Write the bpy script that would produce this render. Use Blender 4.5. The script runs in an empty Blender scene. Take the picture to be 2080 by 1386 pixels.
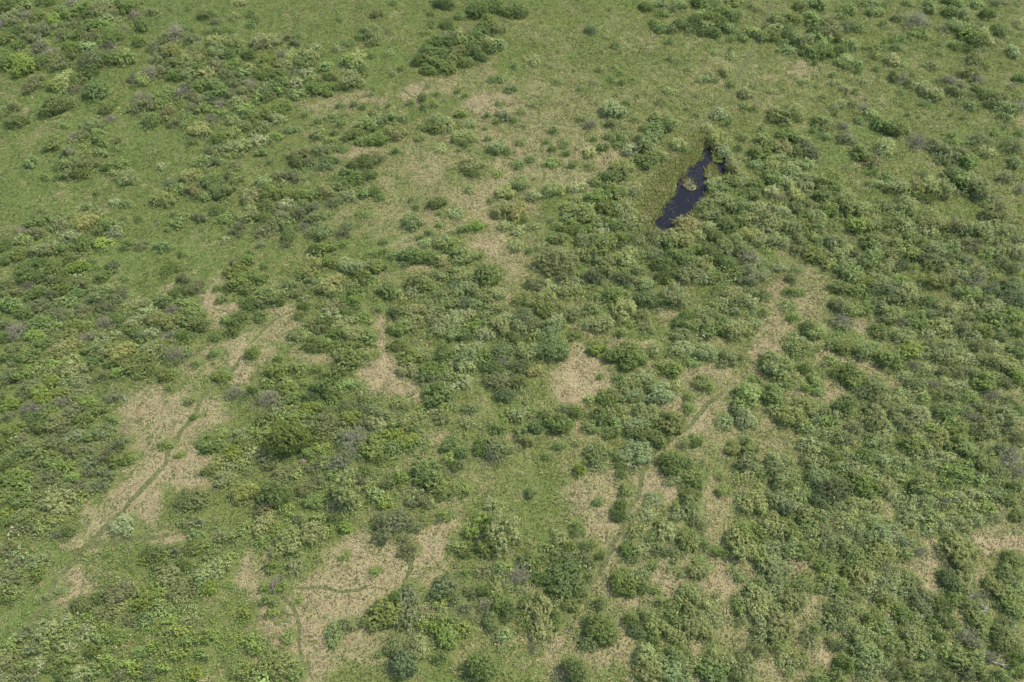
import bpy, math, re
import numpy as np
from mathutils import Vector

# ---------------------------------------------------------------- camera, sky, sun, exposure
scene = bpy.context.scene
CAM_H, PITCH = 72.0, 56.0            # metres above the meadow, degrees below the horizon
cam = bpy.data.cameras.new('camera')
cam.sensor_width = 36.0
cam.lens = 24.0
cam.clip_end = 5000.0
cam_ob = bpy.data.objects.new('camera', cam)
cam_ob.location = (0, 0, CAM_H)
cam_ob.rotation_euler = (math.radians(90 - PITCH), 0, 0)
scene.collection.objects.link(cam_ob)
scene.camera = cam_ob

SUN_ELEV, SUN_AZ = math.radians(56), math.radians(24)      # azimuth from +X towards +Y
world = bpy.data.worlds.new("World")
scene.world = world
world.use_nodes = True
wn = world.node_tree.nodes
bg = wn['Background']
sky = wn.new('ShaderNodeTexSky')
sky.sky_type = 'NISHITA'
sky.sun_disc = False
sky.sun_elevation = SUN_ELEV
sky.sun_rotation = math.pi / 2 - SUN_AZ
sky.air_density = 1.2
sky.dust_density = 2.0
world.node_tree.links.new(sky.outputs[0], bg.inputs[0])
bg.inputs[1].default_value = 0.15
sun = bpy.data.lights.new('sun', 'SUN')
sun.energy = 2.7
sun.angle = math.radians(4)
sun.color = (1.0, 0.93, 0.77)
sun_ob = bpy.data.objects.new('sun', sun)
sun_dir = Vector((math.cos(SUN_ELEV) * math.cos(SUN_AZ), math.cos(SUN_ELEV) * math.sin(SUN_AZ), math.sin(SUN_ELEV)))
sun_ob.rotation_euler = sun_dir.to_track_quat('Z', 'Y').to_euler()
sun_ob.location = (60, 20, 100)
scene.collection.objects.link(sun_ob)

scene.view_settings.view_transform = 'Standard'
scene.view_settings.look = 'None'
scene.view_settings.gamma = 1.0
scene.view_settings.exposure = 1.22
scene.render.engine = 'CYCLES'
scene.cycles.max_bounces = 6
scene.cycles.diffuse_bounces = 3
scene.cycles.transmission_bounces = 3
scene.cycles.glossy_bounces = 2

# ---------------------------------------------------------------- survey of the vegetation
# "T c r" opens a survey sheet (each 520 x 347 photo pixels, read at 4x); then "x y w h kind" or "x y kind"
# kinds: w pale willow, y yellowish willow, g fresh green, l lime green, d dark green, b blue green, m thin olive, x bare twigs
SURVEY = '''
T 0 0
60 40 150 110 d;200 50 120 80 g;360 10 140 60 d;70 130 140 90 w;220 120 100 80 x;30 190 90 70 x;95 185 90 60 d;500 70 70 45 g;590 10 110 60 x;690 60 130 90 g;840 60 200 120 wm;960 30 110 80 d;900 110 80 60 x;1030 60 120 90 g;1100 120 90 70 x;1080 30 120 80 d;1210 105 120 80 m;860 150 100 60 w;740 200 140 90 g;850 200 90 70 l;610 190 120 70 m;350 230 160 100 m;240 220 120 80 m;130 250 160 90 d;60 300 130 80 g;250 310 150 90 m;490 280 130 80 m;640 290 120 80 d;770 290 130 90 m;900 290 160 110 d;985 230 80 60 xm;140 370 140 80 d;300 380 150 90 m;420 430 120 70 x;560 390 140 90 d;700 380 120 80 g;1130 330 110 80 d;920 470 130 120 d;1010 470 130 110 g;570 450 130 90 d;480 520 140 100 m;330 500 130 90 d;60 510 130 110 d;700 590 160 90 d;640 650 120 140 d;530 640 110 120 w;450 690 130 80 g;610 720 90 60 x;560 710 80 70 w;290 660 140 110 m;230 720 110 70 m;30 910 90 110 d;120 860 110 70 m;130 980 170 90 d;860 890 90 90 d;740 1010 150 110 m;530 1020 50 40 g;1340 920 110 110 m;1430 1000 110 70 m;1500 940 70 80 g;1500 1015 80 70 d;1720 960 100 60 x;1565 1145 70 60 g;1780 1110 110 90 d;820 1120 120 110 g;660 1100 110 70 m;590 1110 80 80 x;440 1160 150 100 g;920 1200 50 50 d;570 1240 m;690 1310 220 130 m;820 1240 100 70 g;500 1340 110 80 d;560 1330 100 80 g;250 1310 110 80 g;930 1330 150 100 g;1310 1345 80 60 w;950 1130 60 50 m;60 450 g;120 180 m;310 130 g;430 150 l;560 120 g;700 130 d;
1330 300 80 80 d;1560 310 120 80 m;1520 235 80 40 d;1250 370 120 80 m;1310 410 m;1730 250 110 50 d;1840 260 130 60 d;1660 120 110 70 d;1720 105 70 50 d;1750 175 80 40 m;1385 75 30 30 d;1530 70 40 30 d;1910 130 70 60 y;2040 110 60 60 d;2050 190 80 60 d;1950 20 90 40 w;1770 340 130 110 y;1410 420 140 110 y;1910 350 140 110 w;1590 410 100 110 bw;1760 420 130 100 w;1500 500 180 110 w;1570 480 140 100 y;1420 500 130 80 g;1280 470 110 80 m;1340 570 m;1090 640 110 80 m;1170 660 90 70 g;1440 600 110 100 d;1620 560 120 90 g;1880 430 120 80 d;2010 450 110 90 d;1750 520 130 90 m;1880 520 130 90 g;1830 590 m;2030 560 110 80 y;1980 600 110 70 g;1770 720 160 140 g;1690 660 110 80 m;1920 670 130 80 m;2040 690 90 100 x;1900 740 80 60 x;1790 840 100 70 x;1460 750 120 100 xm;1580 770 m;1340 780 130 130 g;1150 790 110 100 xm;1120 870 140 110 m;1230 860 110 110 m;1700 820 bd;1600 830 120 80 m;1530 880 120 80 m;1940 810 110 80 y;1960 880 120 70 g;1650 880 110 80 g;1780 910 120 70 g;2010 910 g;1900 970 110 60 y;2050 960 g;1700 990 90 50 m;1900 1070 110 70 g;1990 1020 g;2000 1180 110 90 y;2040 1150 w;1890 1190 130 90 w;1780 1220 110 80 m;1700 1230 110 80 m;1650 1310 160 100 w;1740 1310 m;1930 1340 m;1530 700 m;1600 690 g;1680 590 y;1550 600 w;1640 450 g;1990 740 m;1850 770 m
T 1 0
690 140 50 60 d;50 330 160 140 w;190 310 70 80 bm;280 300 80 50 m;340 290 70 50 d;0 150 60 60 d;330 355 100 60 m;480 380 80 60 w;430 430 120 100 w;210 440 100 70 xm;300 460 120 110 w;100 500 120 100 g;230 520 110 80 y;390 510 130 110 g;430 600 110 80 w;150 600 130 80 g;50 620 110 70 d;200 690 160 90 g;60 560 g;300 680 130 80 w;420 660 100 70 g;560 540 110 80 g;600 620 110 80 d;520 720 180 100 g;640 700 90 60 d;30 790 90 90 g;160 740 110 70 g;340 770 130 60 g;230 870 150 90 g;100 920 120 100 g;170 970 120 90 w;50 1060 120 80 g;30 1140 100 100 w;150 1110 100 60 g;40 1230 100 70 g;
860 240 70 50 d;980 325 60 60 w;940 345 80 60 g;850 290 70 60 d;750 345 80 60 d;660 385 60 60 w;820 450 120 90 y;770 490 130 100 g;830 510 100 90 w;840 570 110 60 d;935 435 60 60 d;890 550 70 50 g;880 610 50 50 g;870 690 70 60 g;970 110 100 70 m;1420 110 50 50 d;1420 190 50 70 d;1120 15 60 40 d;1090 245 60 40 m;1110 600 60 50 w;1080 430 70 60 w;1180 550 60 30 g;1550 30 170 90 d;1480 10 110 40 d;1660 125 90 60 d;1830 60 180 130 d;1780 100 130 80 d;1930 60 d;2040 90 110 100 d;1960 20 d;1550 190 100 70 d;1590 240 60 60 d;1380 265 70 40 g;1900 190 140 120 d;1830 250 130 80 d;1970 240 m;1640 280 90 70 w;1900 340 120 90 y;1960 360 100 90 g;1890 390 d;1760 300 130 90 d;1700 330 120 90 g;1590 330 140 100 d;1500 350 120 90 d;1440 330 g;1380 400 110 80 d;1330 470 140 90 d;1430 440 130 90 g;1530 430 140 100 d;1640 420 140 100 g;1750 410 130 100 d;1820 470 110 70 d;1700 510 120 70 d;1590 520 140 100 g;1490 510 140 90 g;1410 560 130 80 d;1550 560 g;
1990 635 80 70 d;1905 640 60 50 d;2060 720 70 70 b;1640 735 50 50 d;1700 775 40 35 d;1355 790 60 110 d;1360 860 60 50 d;1250 830 50 50 d;1450 845 60 60 g;680 855 50 40 d;865 865 50 50 d;800 840 60 50 m;1080 855 30 30 d;930 770 40 30 m;1470 765 40 30 g;1390 700 40 40 m;395 930 40 60 g;510 980 60 60 d;620 950 90 60 g;690 1000 60 60 g;300 1055 110 50 d;510 1085 100 90 g;600 1140 90 70 g;690 1200 80 70 d;640 1075 50 50 d;890 1000 130 130 w;1000 980 110 90 m;1090 950 100 70 g;1180 960 80 70 g;950 915 60 40 d;780 1100 130 80 g;860 1150 100 70 g;1000 1130 130 100 g;1120 1070 150 110 w;1440 1030 130 90 g;1560 1020 110 100 w;1350 1030 80 60 g;1740 1010 90 70 w;1660 930 100 50 g;1690 1110 170 90 y;1700 1165 60 40 d;1880 935 50 50 g;1980 830 50 60 w;2000 940 120 100 wx;1950 980 50 40 g;1855 1040 30 30 g;1885 1120 50 40 g;2040 1220 60 60 d;1510 1210 80 80 w;1770 1275 30 30 d;1140 1225 70 60 g;1340 1120 80 50 g;1640 1220 30 30 g;340 1240 160 110 y;520 1220 140 100 m;590 1300 130 70 d;330 1320 d;110 1310 50 50 d;440 1310 m;870 1310 160 110 d;960 1290 130 80 m;790 1350 130 70 d;560 1340 m
T 2 0
50 95 150 80 d;30 30 90 50 d;1110 50 130 70 d;1200 20 130 50 g;1280 70 80 50 xm;1360 45 100 70 g;1230 100 110 50 d;1160 185 70 90 d;1220 220 110 80 g;1290 235 90 60 d;1550 15 150 50 d;1620 30 120 60 d;1500 10 d;1690 90 110 80 d;1840 105 80 60 d;1780 130 110 90 d;1610 140 140 110 d;1540 130 100 80 g;1480 170 120 70 d;1390 195 130 70 d;1460 220 110 60 d;1570 210 120 80 g;1690 180 130 100 d;1740 230 110 80 g;1640 260 160 70 d;1560 260 100 60 d;1820 10 130 50 g;1980 50 70 70 m;1660 295 50 30 d;1940 250 120 70 g;2020 290 110 80 g;1870 290 90 70 g;2060 220 60 50 d;1790 310 60 40 g;645 235 90 70 bm;840 365 60 60 d;1280 335 55 55 d;730 415 40 40 w;880 430 25 25 d;630 395 20 20 d;190 490 80 90 wg;715 550 60 70 y;810 640 55 55 d;880 590 45 50 g;890 660 60 60 g;820 550 40 40 m;665 665 80 40 x;1290 470 50 50 w;545 720 40 40 b;790 75 25 25 d;1290 740 90 50 w;1215 825 70 70 m;940 830 50 60 g;830 1000 110 80 m;560 960 80 60 m;1090 1030 70 80 d;1150 1090 120 80 g;1060 1140 100 110 d;1090 1190 170 150 w;960 1220 110 100 w;1110 1300 180 100 g;1030 1310 130 80 d;900 1340 170 110 w;900 1120 100 80 g;790 1100 70 60 g;730 1200 100 70 g;620 1240 100 90 w;430 1165 70 70 w;335 1060 60 60 d;280 1150 40 40 d;60 1145 90 60 w;140 1295 80 50 d;50 1330 80 70 g;315 1320 110 60 g;440 1250 60 40 g;630 1345 80 70 w;480 1340 60 50 g;660 1130 50 50 g;850 1170 80 50 g;330 1210 60 40 g;1250 1285 60 40 w;1360 1170 120 90 w;1400 1220 80 50 g;1660 1110 160 130 w;1590 1040 80 80 w;1700 930 110 110 w;1750 990 70 50 g;1500 925 60 50 w;1645 640 65 55 w;1550 640 80 60 w;1600 600 70 50 m;1790 680 60 60 g;1790 450 70 80 w;1650 415 70 50 w;1780 395 40 40 g;1900 740 120 100 w;1960 690 60 40 w;1895 865 70 70 g;1960 880 60 50 d;1720 1230 110 110 w;1840 1190 60 60 g;1800 1320 170 120 w;1990 1340 100 70 w;2030 1045 50 60 d;1870 1110 80 50 g;2040 1140 100 90 g;20 530 40 40 d;15 715 50 50 d;1430 555 40 40 m;1500 770 40 30 x;20 970 60 60 g;980 640 20 20 d;180 850 40 40 m;60 900 60 40 m;320 540 40 30 w;1010 780 30 25 g;500 575 25 25 d;370 660 60 30 w;1420 880 35 25 b;1000 960 50 40 m
T 3 0
270 50 110 80 d;430 40 110 80 g;360 20 110 50 g;640 70 130 80 g;580 120 80 50 g;760 15 120 40 d;830 20 130 40 d;880 90 110 70 g;820 80 80 60 g;950 40 50 40 d;935 180 50 50 d;1150 20 80 50 g;1330 60 90 90 g;1480 100 110 90 d;1600 110 100 80 m;1480 10 110 60 d;1540 30 90 60 d;1700 30 100 60 g;1790 110 100 80 d;1860 20 90 50 m;1930 10 80 40 x;1640 270 150 120 g;1690 330 140 110 d;1700 210 120 80 m;1760 290 110 100 w;1720 400 80 50 b;1060 150 90 60 d;1140 210 60 70 x;1170 280 80 60 g;1280 280 80 60 g;1020 320 60 50 g;1080 310 60 40 g;1035 380 90 50 d;1390 345 60 40 m;1430 240 70 50 xm;950 340 50 40 g;860 390 100 60 g;880 450 80 60 g;1030 480 120 90 w;1100 540 60 40 w;880 555 50 40 d;1340 525 100 70 w;1500 350 80 50 g;1640 400 60 40 d;1550 380 60 40 g;1410 430 40 40 w;
70 150 110 80 g;60 240 140 90 w;100 190 g;220 150 110 90 g;370 150 130 90 g;420 190 d;510 180 130 100 m;540 260 130 100 wm;400 250 130 90 g;280 330 140 120 w;150 250 d;40 290 100 70 d;140 340 100 50 d;570 310 100 70 d;450 330 110 80 g;430 410 130 100 g;330 410 130 90 g;480 420 g;580 400 130 90 d;360 465 80 50 g;650 350 110 80 g;690 390 70 50 g;620 490 120 90 wg;710 510 90 60 g;650 550 70 50 g;730 570 60 40 g;720 210 90 70 g;640 200 m;380 510 50 40 g;150 400 120 50 g;760 250 70 50 d;
1040 600 130 80 g;1080 640 130 60 xg;1140 660 60 50 g;1260 700 130 90 w;1350 760 120 110 w;1290 840 80 50 d;770 665 80 50 w;640 720 70 60 w;715 730 40 40 g;560 670 80 40 w;300 655 70 60 w;530 600 40 40 g;455 780 60 60 w;395 690 40 40 w;30 740 80 50 w;1080 740 40 40 g;1180 600 50 40 g;1690 490 130 120 m;1640 590 150 110 mb;1700 640 x;1480 650 120 80 x;1420 640 60 50 m;1580 700 110 90 m;1590 770 80 60 g;1520 740 m;1710 740 90 70 d;1790 770 110 70 d;1810 830 100 70 d;1880 790 m;1900 870 110 70 g;1990 900 100 80 g;1950 955 70 70 g;2050 860 70 80 x;2000 710 80 50 x;2000 420 90 90 wb;2050 190 60 80 w;1640 850 80 70 g;1595 945 50 40 b;1540 830 40 40 m;1880 940 50 40 g;
750 975 90 50 d;775 880 80 80 x;840 930 80 110 g;930 1010 140 110 g;680 840 70 60 m;600 840 80 60 w;540 860 60 60 w;620 1030 90 70 x;400 1050 90 60 g;470 1110 90 60 g;650 1120 150 70 m;760 1240 130 110 g;850 1310 130 100 m;1400 1190 150 110 m;1480 1250 150 110 m;1440 1300 m;1620 1310 130 110 g;1600 1250 m;1720 1130 140 100 mw;1770 1220 120 90 w;1540 1160 80 60 g;1990 1190 140 110 m;2050 1080 60 50 g;2000 1310 m;1140 925 40 40 d;1840 1080 50 40 g;1500 1090 60 40 g;180 1090 160 90 g;260 1130 130 110 w;120 1200 170 120 w;30 1180 g;240 1230 g;330 1190 80 70 x;80 1280 130 90 w;30 1340 120 110 w;190 1350 130 90 w;320 1340 w;1490 920 40 30 g;1230 950 30 30 g;1940 1030 50 30 m;550 920 50 40 g
T 0 1
480 40 70 60 g;360 50 60 60 g;650 30 130 80 d;560 20 m;920 20 100 60 g;1360 110 110 80 m;930 260 90 60 w;1020 270 90 60 g;330 320 60 50 m;280 410 150 80 g;430 370 110 70 g;170 560 110 80 g;70 540 60 50 x;500 430 130 110 m;700 430 160 130 y;600 530 w;560 550 130 90 w;680 580 130 110 g;880 450 150 120 g;920 500 120 90 w;840 580 130 70 l;1030 580 80 60 g;1000 620 60 50 g;300 500 130 80 m;380 640 180 110 wm;290 640 m;40 600 110 90 d;160 680 130 90 g;50 720 120 90 d;300 750 130 90 d;230 830 170 140 d;440 800 170 120 d;740 740 70 50 d;1010 870 60 50 l;820 860 g;90 900 140 100 w;350 870 120 90 d;500 900 130 80 d;660 920 120 90 m;520 960 130 80 g;230 930 100 60 x;750 1030 70 80 b;940 1040 130 90 m;850 1110 160 80 m;90 1000 150 90 m;280 1000 130 90 g;420 1000 110 80 m;570 1060 130 70 g;80 1090 160 110 g;330 1100 140 90 m;640 1140 140 90 m;480 1160 120 80 m;200 1160 140 90 d;1130 1140 90 50 g;1210 1130 110 100 w;1320 1050 130 90 g;1520 1080 130 70 g;1190 1170 w;930 1200 d;1100 1230 130 90 w;1260 1200 140 100 y;1360 1240 150 110 y;1560 1200 200 130 g;1630 1250 130 100 g;1070 1290 g;60 1250 110 80 m;330 1230 150 80 g;450 1250 110 80 g;600 1270 150 80 g;560 1330 150 90 y;780 1340 130 80 m;280 1340 130 80 g;30 1350 d;920 1330 w;1250 1310 110 90 w;1490 1330 d;1740 1350 70 50 d;690 1360 x;560 700 d;520 640 g;430 900 m;640 1000 g;1180 1080 m;990 970 m;1430 1320 w;1130 1340 m;
1130 385 50 50 d;1480 665 60 60 d;1330 610 120 80 gd;1150 600 100 70 m;1340 830 70 60 d;1440 980 110 70 d;1610 930 110 90 m;1560 960 m;1500 880 m;1420 420 120 70 g;1490 370 90 60 g;1420 340 60 50 m;1610 370 110 80 m;1760 310 110 60 d;1820 380 110 70 g;1830 560 90 70 w;1560 40 160 90 w;1480 140 100 80 g;1580 170 150 100 m;1680 90 g;1820 150 200 110 g;1930 50 120 80 g;1650 200 110 60 g;1890 30 g;2020 200 120 130 w;2030 350 130 140 w;1960 450 110 90 m;1920 810 160 120 lg;1990 720 120 90 g;1900 740 80 70 xd;1930 900 150 110 g;2030 850 g;1860 960 90 70 d;2000 960 g;1770 955 60 50 g;1800 1040 80 60 g;2020 1080 110 110 d;1950 1180 100 90 d;1820 1210 70 60 g;1870 1310 100 90 d;1890 1240 d;780 180 40 30 g;690 290 60 40 g;1010 380 40 40 m;1360 475 40 30 g;2030 660 60 50 d;1890 490 m
T 1 1
60 80 130 90 w;180 40 130 90 m;300 40 150 90 m;100 180 140 90 g;210 180 g;250 260 w;200 290 130 80 m;60 280 130 80 d;350 320 130 110 m;480 300 m;580 150 140 140 yw;680 120 130 90 g;740 30 d;900 40 130 80 g;860 20 m;750 210 130 80 w;880 180 100 70 g;960 170 110 70 d;1010 215 60 60 d;520 360 130 80 g;60 380 130 80 d;200 360 m;520 480 160 130 w;260 470 110 90 g;270 540 d;380 450 90 70 xm;130 440 130 80 m;50 490 130 80 m;560 620 150 90 g;480 640 d;260 600 90 60 m;30 590 60 60 w;740 440 80 60 d;860 355 90 40 d;720 590 60 50 l;1030 570 70 50 d;620 740 130 90 g;860 870 120 110 d;910 780 m;990 790 130 80 g;960 660 90 60 g;580 950 170 130 w;620 880 130 100 w;800 930 80 80 w;800 990 g;690 1040 130 70 d;1070 970 160 130 g;1100 1010 90 70 l;1280 970 w;1390 940 g;1280 690 170 120 g;1400 700 120 100 d;1130 690 100 70 g;1580 600 170 80 g;1690 700 190 130 w;1510 570 w;1640 660 g;1380 580 100 70 w;1330 540 50 50 g;1410 500 60 60 d;1680 475 70 50 g;1720 150 80 80 w;1900 240 40 40 d;1280 230 60 30 m;1300 290 50 40 d;1620 340 130 50 w;1490 350 30 30 g;1760 20 130 50 d;1950 20 90 50 g;1810 690 50 50 d;2030 170 130 130 w;2020 440 110 80 w;1500 730 130 90 y;1550 790 140 90 y;1670 840 150 100 w;1500 840 w;1960 1000 w;1700 960 160 110 wb;1620 930 b;1580 1000 150 110 w;1840 1010 170 130 y;1770 1080 w;1690 1080 130 110 b;1550 1090 170 110 w;1400 1100 160 90 w;1450 1040 b;1290 1140 140 100 w;1140 1160 120 110 b;1220 1240 w;1160 1280 140 110 g;1300 1230 160 100 y;1440 1190 160 110 w;1600 1190 160 110 w;1570 1300 170 110 w;1720 1170 w;1790 1250 110 90 l;1900 1130 110 80 g;1980 1110 y;1850 1210 140 90 g;1990 1260 150 130 w;2030 1190 w;1860 1320 140 90 w;1690 1330 130 90 g;1470 1290 w;
100 1020 200 120 g;160 1060 d;40 1080 m;350 1000 m;390 1110 90 70 d;340 1170 80 60 m;650 1100 150 90 w;730 1150 80 70 d;600 1150 w;560 1220 130 100 d;700 1240 150 90 w;820 1110 90 60 d;800 1050 g;1000 1120 60 60 g;870 1200 110 60 lg;40 1190 90 80 d;460 1230 m;520 1290 130 100 m;640 1320 130 100 g;780 1320 150 110 w;900 1340 130 80 g;350 1330 150 80 g;60 770 60 50 d;280 930 110 80 m;380 850 90 60 g;30 880 g;470 900 m;700 500 m;1040 640 60 40 w;1210 760 50 40 g;1480 440 40 30 g;630 260 m;430 200 g;330 200 d;430 400 m
T 2 1
60 100 130 120 w;180 195 110 90 w;530 130 110 80 w;40 340 120 170 w;100 390 60 50 d;175 445 80 60 w;60 480 90 80 w;320 400 50 40 m;370 540 130 110 gm;250 620 90 80 w;30 600 100 100 w;140 645 60 50 d;500 740 60 60 g;690 85 90 80 g;760 50 110 80 d;870 40 170 110 g;780 160 160 100 g;680 210 150 100 g;880 170 g;980 160 100 80 w;530 230 90 80 w;590 330 180 140 w;480 300 140 100 w;730 290 130 100 g;810 310 130 110 g;640 380 130 100 w;900 320 110 110 w;980 350 100 80 w;460 390 120 80 g;480 470 150 100 dl;590 470 g;830 440 130 80 d;960 400 130 80 w;1020 460 90 70 g;730 480 130 80 w;580 560 130 110 w;640 590 w;890 540 130 100 g;900 600 100 70 m;920 690 180 110 w;960 650 w;590 660 140 110 w;660 700 130 100 w;780 760 160 130 w;930 740 w;1050 560 90 80 w;980 540 80 60 x;1030 800 100 80 g;850 850 60 60 x;1070 400 80 70 w;190 920 150 110 w;110 1040 160 120 w;260 1010 130 110 w;290 940 w;340 1090 120 110 w;500 920 110 110 w;450 970 140 100 w;500 1150 160 110 m;600 1240 90 80 w;370 1200 w;90 1180 130 110 b;180 1240 160 120 b;60 1290 140 120 w;350 1260 150 110 w;30 1350 d;300 1330 150 100 w;510 1340 90 80 g;740 1240 170 130 w;890 1300 70 90 g;1090 1270 110 70 m;840 1000 150 110 g;1080 1030 160 120 db;1150 1060 b;1060 930 w;1100 920 130 100 w;700 1040 90 60 g;660 1100 m;1050 1170 110 100 m;1250 1050 g;1430 1180 110 100 d;1520 1150 110 90 w;1550 1220 150 110 w;1360 1240 100 90 d;1440 1260 150 110 g;1400 1340 150 90 w;1590 1300 120 110 g;1620 1180 b;1660 960 50 50 d;1790 1000 150 90 w;1850 1060 150 110 w;1720 1070 w;1790 1140 w;1650 1090 90 60 g;1710 1210 60 50 d;1960 1240 110 90 w;1720 1300 g;1930 1070 w;2040 1010 110 80 m;2050 1140 60 60 g;550 900 60 50 w;440 860 m;
1580 270 130 110 w;1650 120 130 110 w;1780 90 150 110 g;1990 120 g;1700 230 130 110 w;1600 350 150 100 w;1780 270 150 110 w;1870 300 150 120 w;1680 330 g;2000 300 130 100 wb;2040 380 130 110 bw;1740 430 150 120 d;1850 400 130 100 g;1380 560 180 130 y;1300 500 120 90 y;1500 520 w;1280 590 130 110 g;1200 570 100 80 w;1150 520 m;1180 690 120 110 m;1350 690 180 120 g;1240 760 160 120 d;1470 740 130 110 w;1570 760 150 120 w;1650 700 130 110 d;1760 750 130 110 d;1240 860 130 90 d;1350 840 g;1440 850 180 110 y;1550 860 130 80 w;1650 860 g;1930 510 130 110 w;2020 550 130 110 w;2060 470 w;1840 830 g;1750 640 w;1480 650 g;1290 690 d;1740 160 g;1860 90 w;1860 220 g;1930 390 w;1700 620 w;1620 450 w
T 3 1
40 60 130 120 g;150 90 w;230 30 130 80 w;340 70 150 90 w;460 90 160 110 g;530 60 g;300 150 140 100 w;440 180 150 90 g;540 130 g;100 220 100 70 xm;30 160 w;230 200 130 100 w;230 290 110 90 g;370 290 110 90 m;510 320 130 110 g;640 250 150 120 y;660 310 130 110 g;590 300 70 80 x;790 320 160 110 w;400 400 180 130 w;210 440 150 120 w;60 320 w;120 320 w;40 420 160 150 w;280 440 g;50 550 130 110 w;130 580 w;850 430 130 130 w;960 430 130 80 g;890 310 70 60 g;950 280 110 80 m;1130 290 150 110 w;890 100 110 70 w;1060 130 170 110 w;1290 220 110 60 d;1520 20 160 90 d;1590 80 170 130 g;1720 190 120 90 b;1930 40 150 80 m;2050 150 60 130 x;960 40 80 60 g;870 10 70 40 g;1270 20 70 40 m;1860 250 130 90 xb;1070 400 130 100 w;1140 460 w;1720 480 160 140 w;1840 460 150 110 w;1930 470 w;1620 500 b;1310 500 w;2040 570 90 90 b;1480 560 130 60 d;1680 600 150 90 m;1890 600 m;550 560 150 80 bm;370 550 100 80 g;230 560 110 100 m;590 660 170 100 w;510 760 110 80 g;640 760 w;680 820 170 140 g;730 880 110 90 w;250 640 m;90 780 90 70 w;230 800 80 60 w;210 870 110 90 m;250 980 90 70 g;170 970 80 60 g;160 1090 110 100 w;200 1180 80 60 g;840 570 150 100 g;930 590 m;1060 600 130 80 g;1000 690 150 110 y;860 700 150 110 g;950 780 150 110 w;780 730 m;720 690 m;1080 760 b;1180 780 60 50 g;1350 640 160 110 wm;1380 730 170 110 b;1500 620 120 80 g;1270 600 g;900 890 160 110 w;970 960 160 110 w;850 980 b;1060 890 g;1130 980 160 130 w;1180 1030 w;1010 1040 b;640 960 130 90 g;560 940 g;700 1140 130 100 w;790 1110 g;600 1220 150 100 xm;400 1310 150 110 w;320 1280 130 110 db;230 1370 w;890 1100 110 90 m;1010 1160 180 120 wb;1090 1220 100 100 xb;900 1280 g;1480 820 150 100 w;1560 830 w;1720 830 180 110 m;1690 900 150 110 xm;1500 890 m;1650 1000 160 110 g;1820 970 150 100 m;1750 1060 m;1980 920 180 130 bw;1960 1040 150 110 b;1300 1060 130 80 d;1430 1100 150 100 y;1540 1120 150 110 w;1640 1110 w;1340 1160 m;1800 1110 180 110 wm;1200 1190 150 90 g;1250 1240 g;1400 1250 160 100 w;1560 1280 160 110 m;1080 1330 170 90 w;950 1340 m;1760 1290 130 90 g;1880 1210 130 90 g;1990 1170 150 100 g;2050 1050 b;1730 1180 g;1900 740 m;2010 780 130 90 m;2040 680 m;1840 660 w;1150 560 g;1480 700 m;1600 720 m;1300 760 m;1560 980 w;1300 1330 w;1490 1200 m;1660 1190 m;1660 1350 w;1900 1330 m;2030 1300 g;850 620 w;1080 660 w;790 900 g;1250 690 b;2000 630 w;1900 900 m
T 0 2
560 40 180 110 y;830 60 170 130 w;1230 60 180 120 w;1290 30 g;1140 150 130 100 g;1070 210 250 100 g;330 20 g;200 130 180 90 g;60 120 g;430 190 110 60 l;560 150 130 80 w;600 230 150 110 w;700 210 m;770 160 g;640 320 150 90 wm;540 330 90 60 w;470 240 m;60 300 150 130 m;190 260 160 110 g;240 350 150 80 m;430 310 120 100 l;330 400 140 80 l;340 470 l;270 620 150 80 d;640 420 150 80 m;720 490 130 90 l;600 560 160 110 m;920 460 130 90 m;890 650 90 70 d;1390 370 70 60 g;1350 270 130 90 g;960 260 90 60 l;100 500 140 100 g;60 600 m;420 600 g;480 660 170 120 wm;370 680 g;700 630 150 90 g;800 560 g;300 710 130 100 d;90 720 160 110 g;180 790 m;50 830 140 90 d;620 760 160 100 m;740 760 130 90 g;830 720 150 100 w;440 820 150 90 m;300 870 160 110 wm;560 880 150 90 m;700 870 m;970 820 150 100 m;840 940 130 90 m;760 970 110 90 b;1050 940 110 90 d;930 970 g;600 1100 90 60 l;380 960 130 80 g;440 1000 g;120 960 g;50 1000 d;140 1110 200 130 g;270 1020 m;380 1100 160 100 m;310 1150 m;640 1180 150 100 m;500 1200 130 90 m;760 1190 m;730 1060 m;860 1070 130 90 m;180 1290 160 120 g;60 1250 150 110 g;300 1250 m;80 1370 l;820 1160 m;130 60 m;730 60 g;930 160 g;1180 230 d;840 270 m;500 410 g;190 430 m;20 450 g;540 740 m;200 900 g;20 1130 d;
1350 840 100 70 g;1540 470 80 60 m;2040 400 90 80 d;1730 90 80 60 d;1800 280 130 80 g;1580 180 60 60 g;1720 820 180 130 g;1780 740 100 60 g;1960 750 130 90 wb;1950 830 g;1900 900 130 90 l;1780 980 110 80 y;1830 1110 150 90 w;1560 1290 210 130 dm;1490 1330 130 80 w;1700 1060 g;1970 1000 g;2040 100 90 110 d;1650 860 g;1440 920 60 50 l
T 1 2
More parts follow.
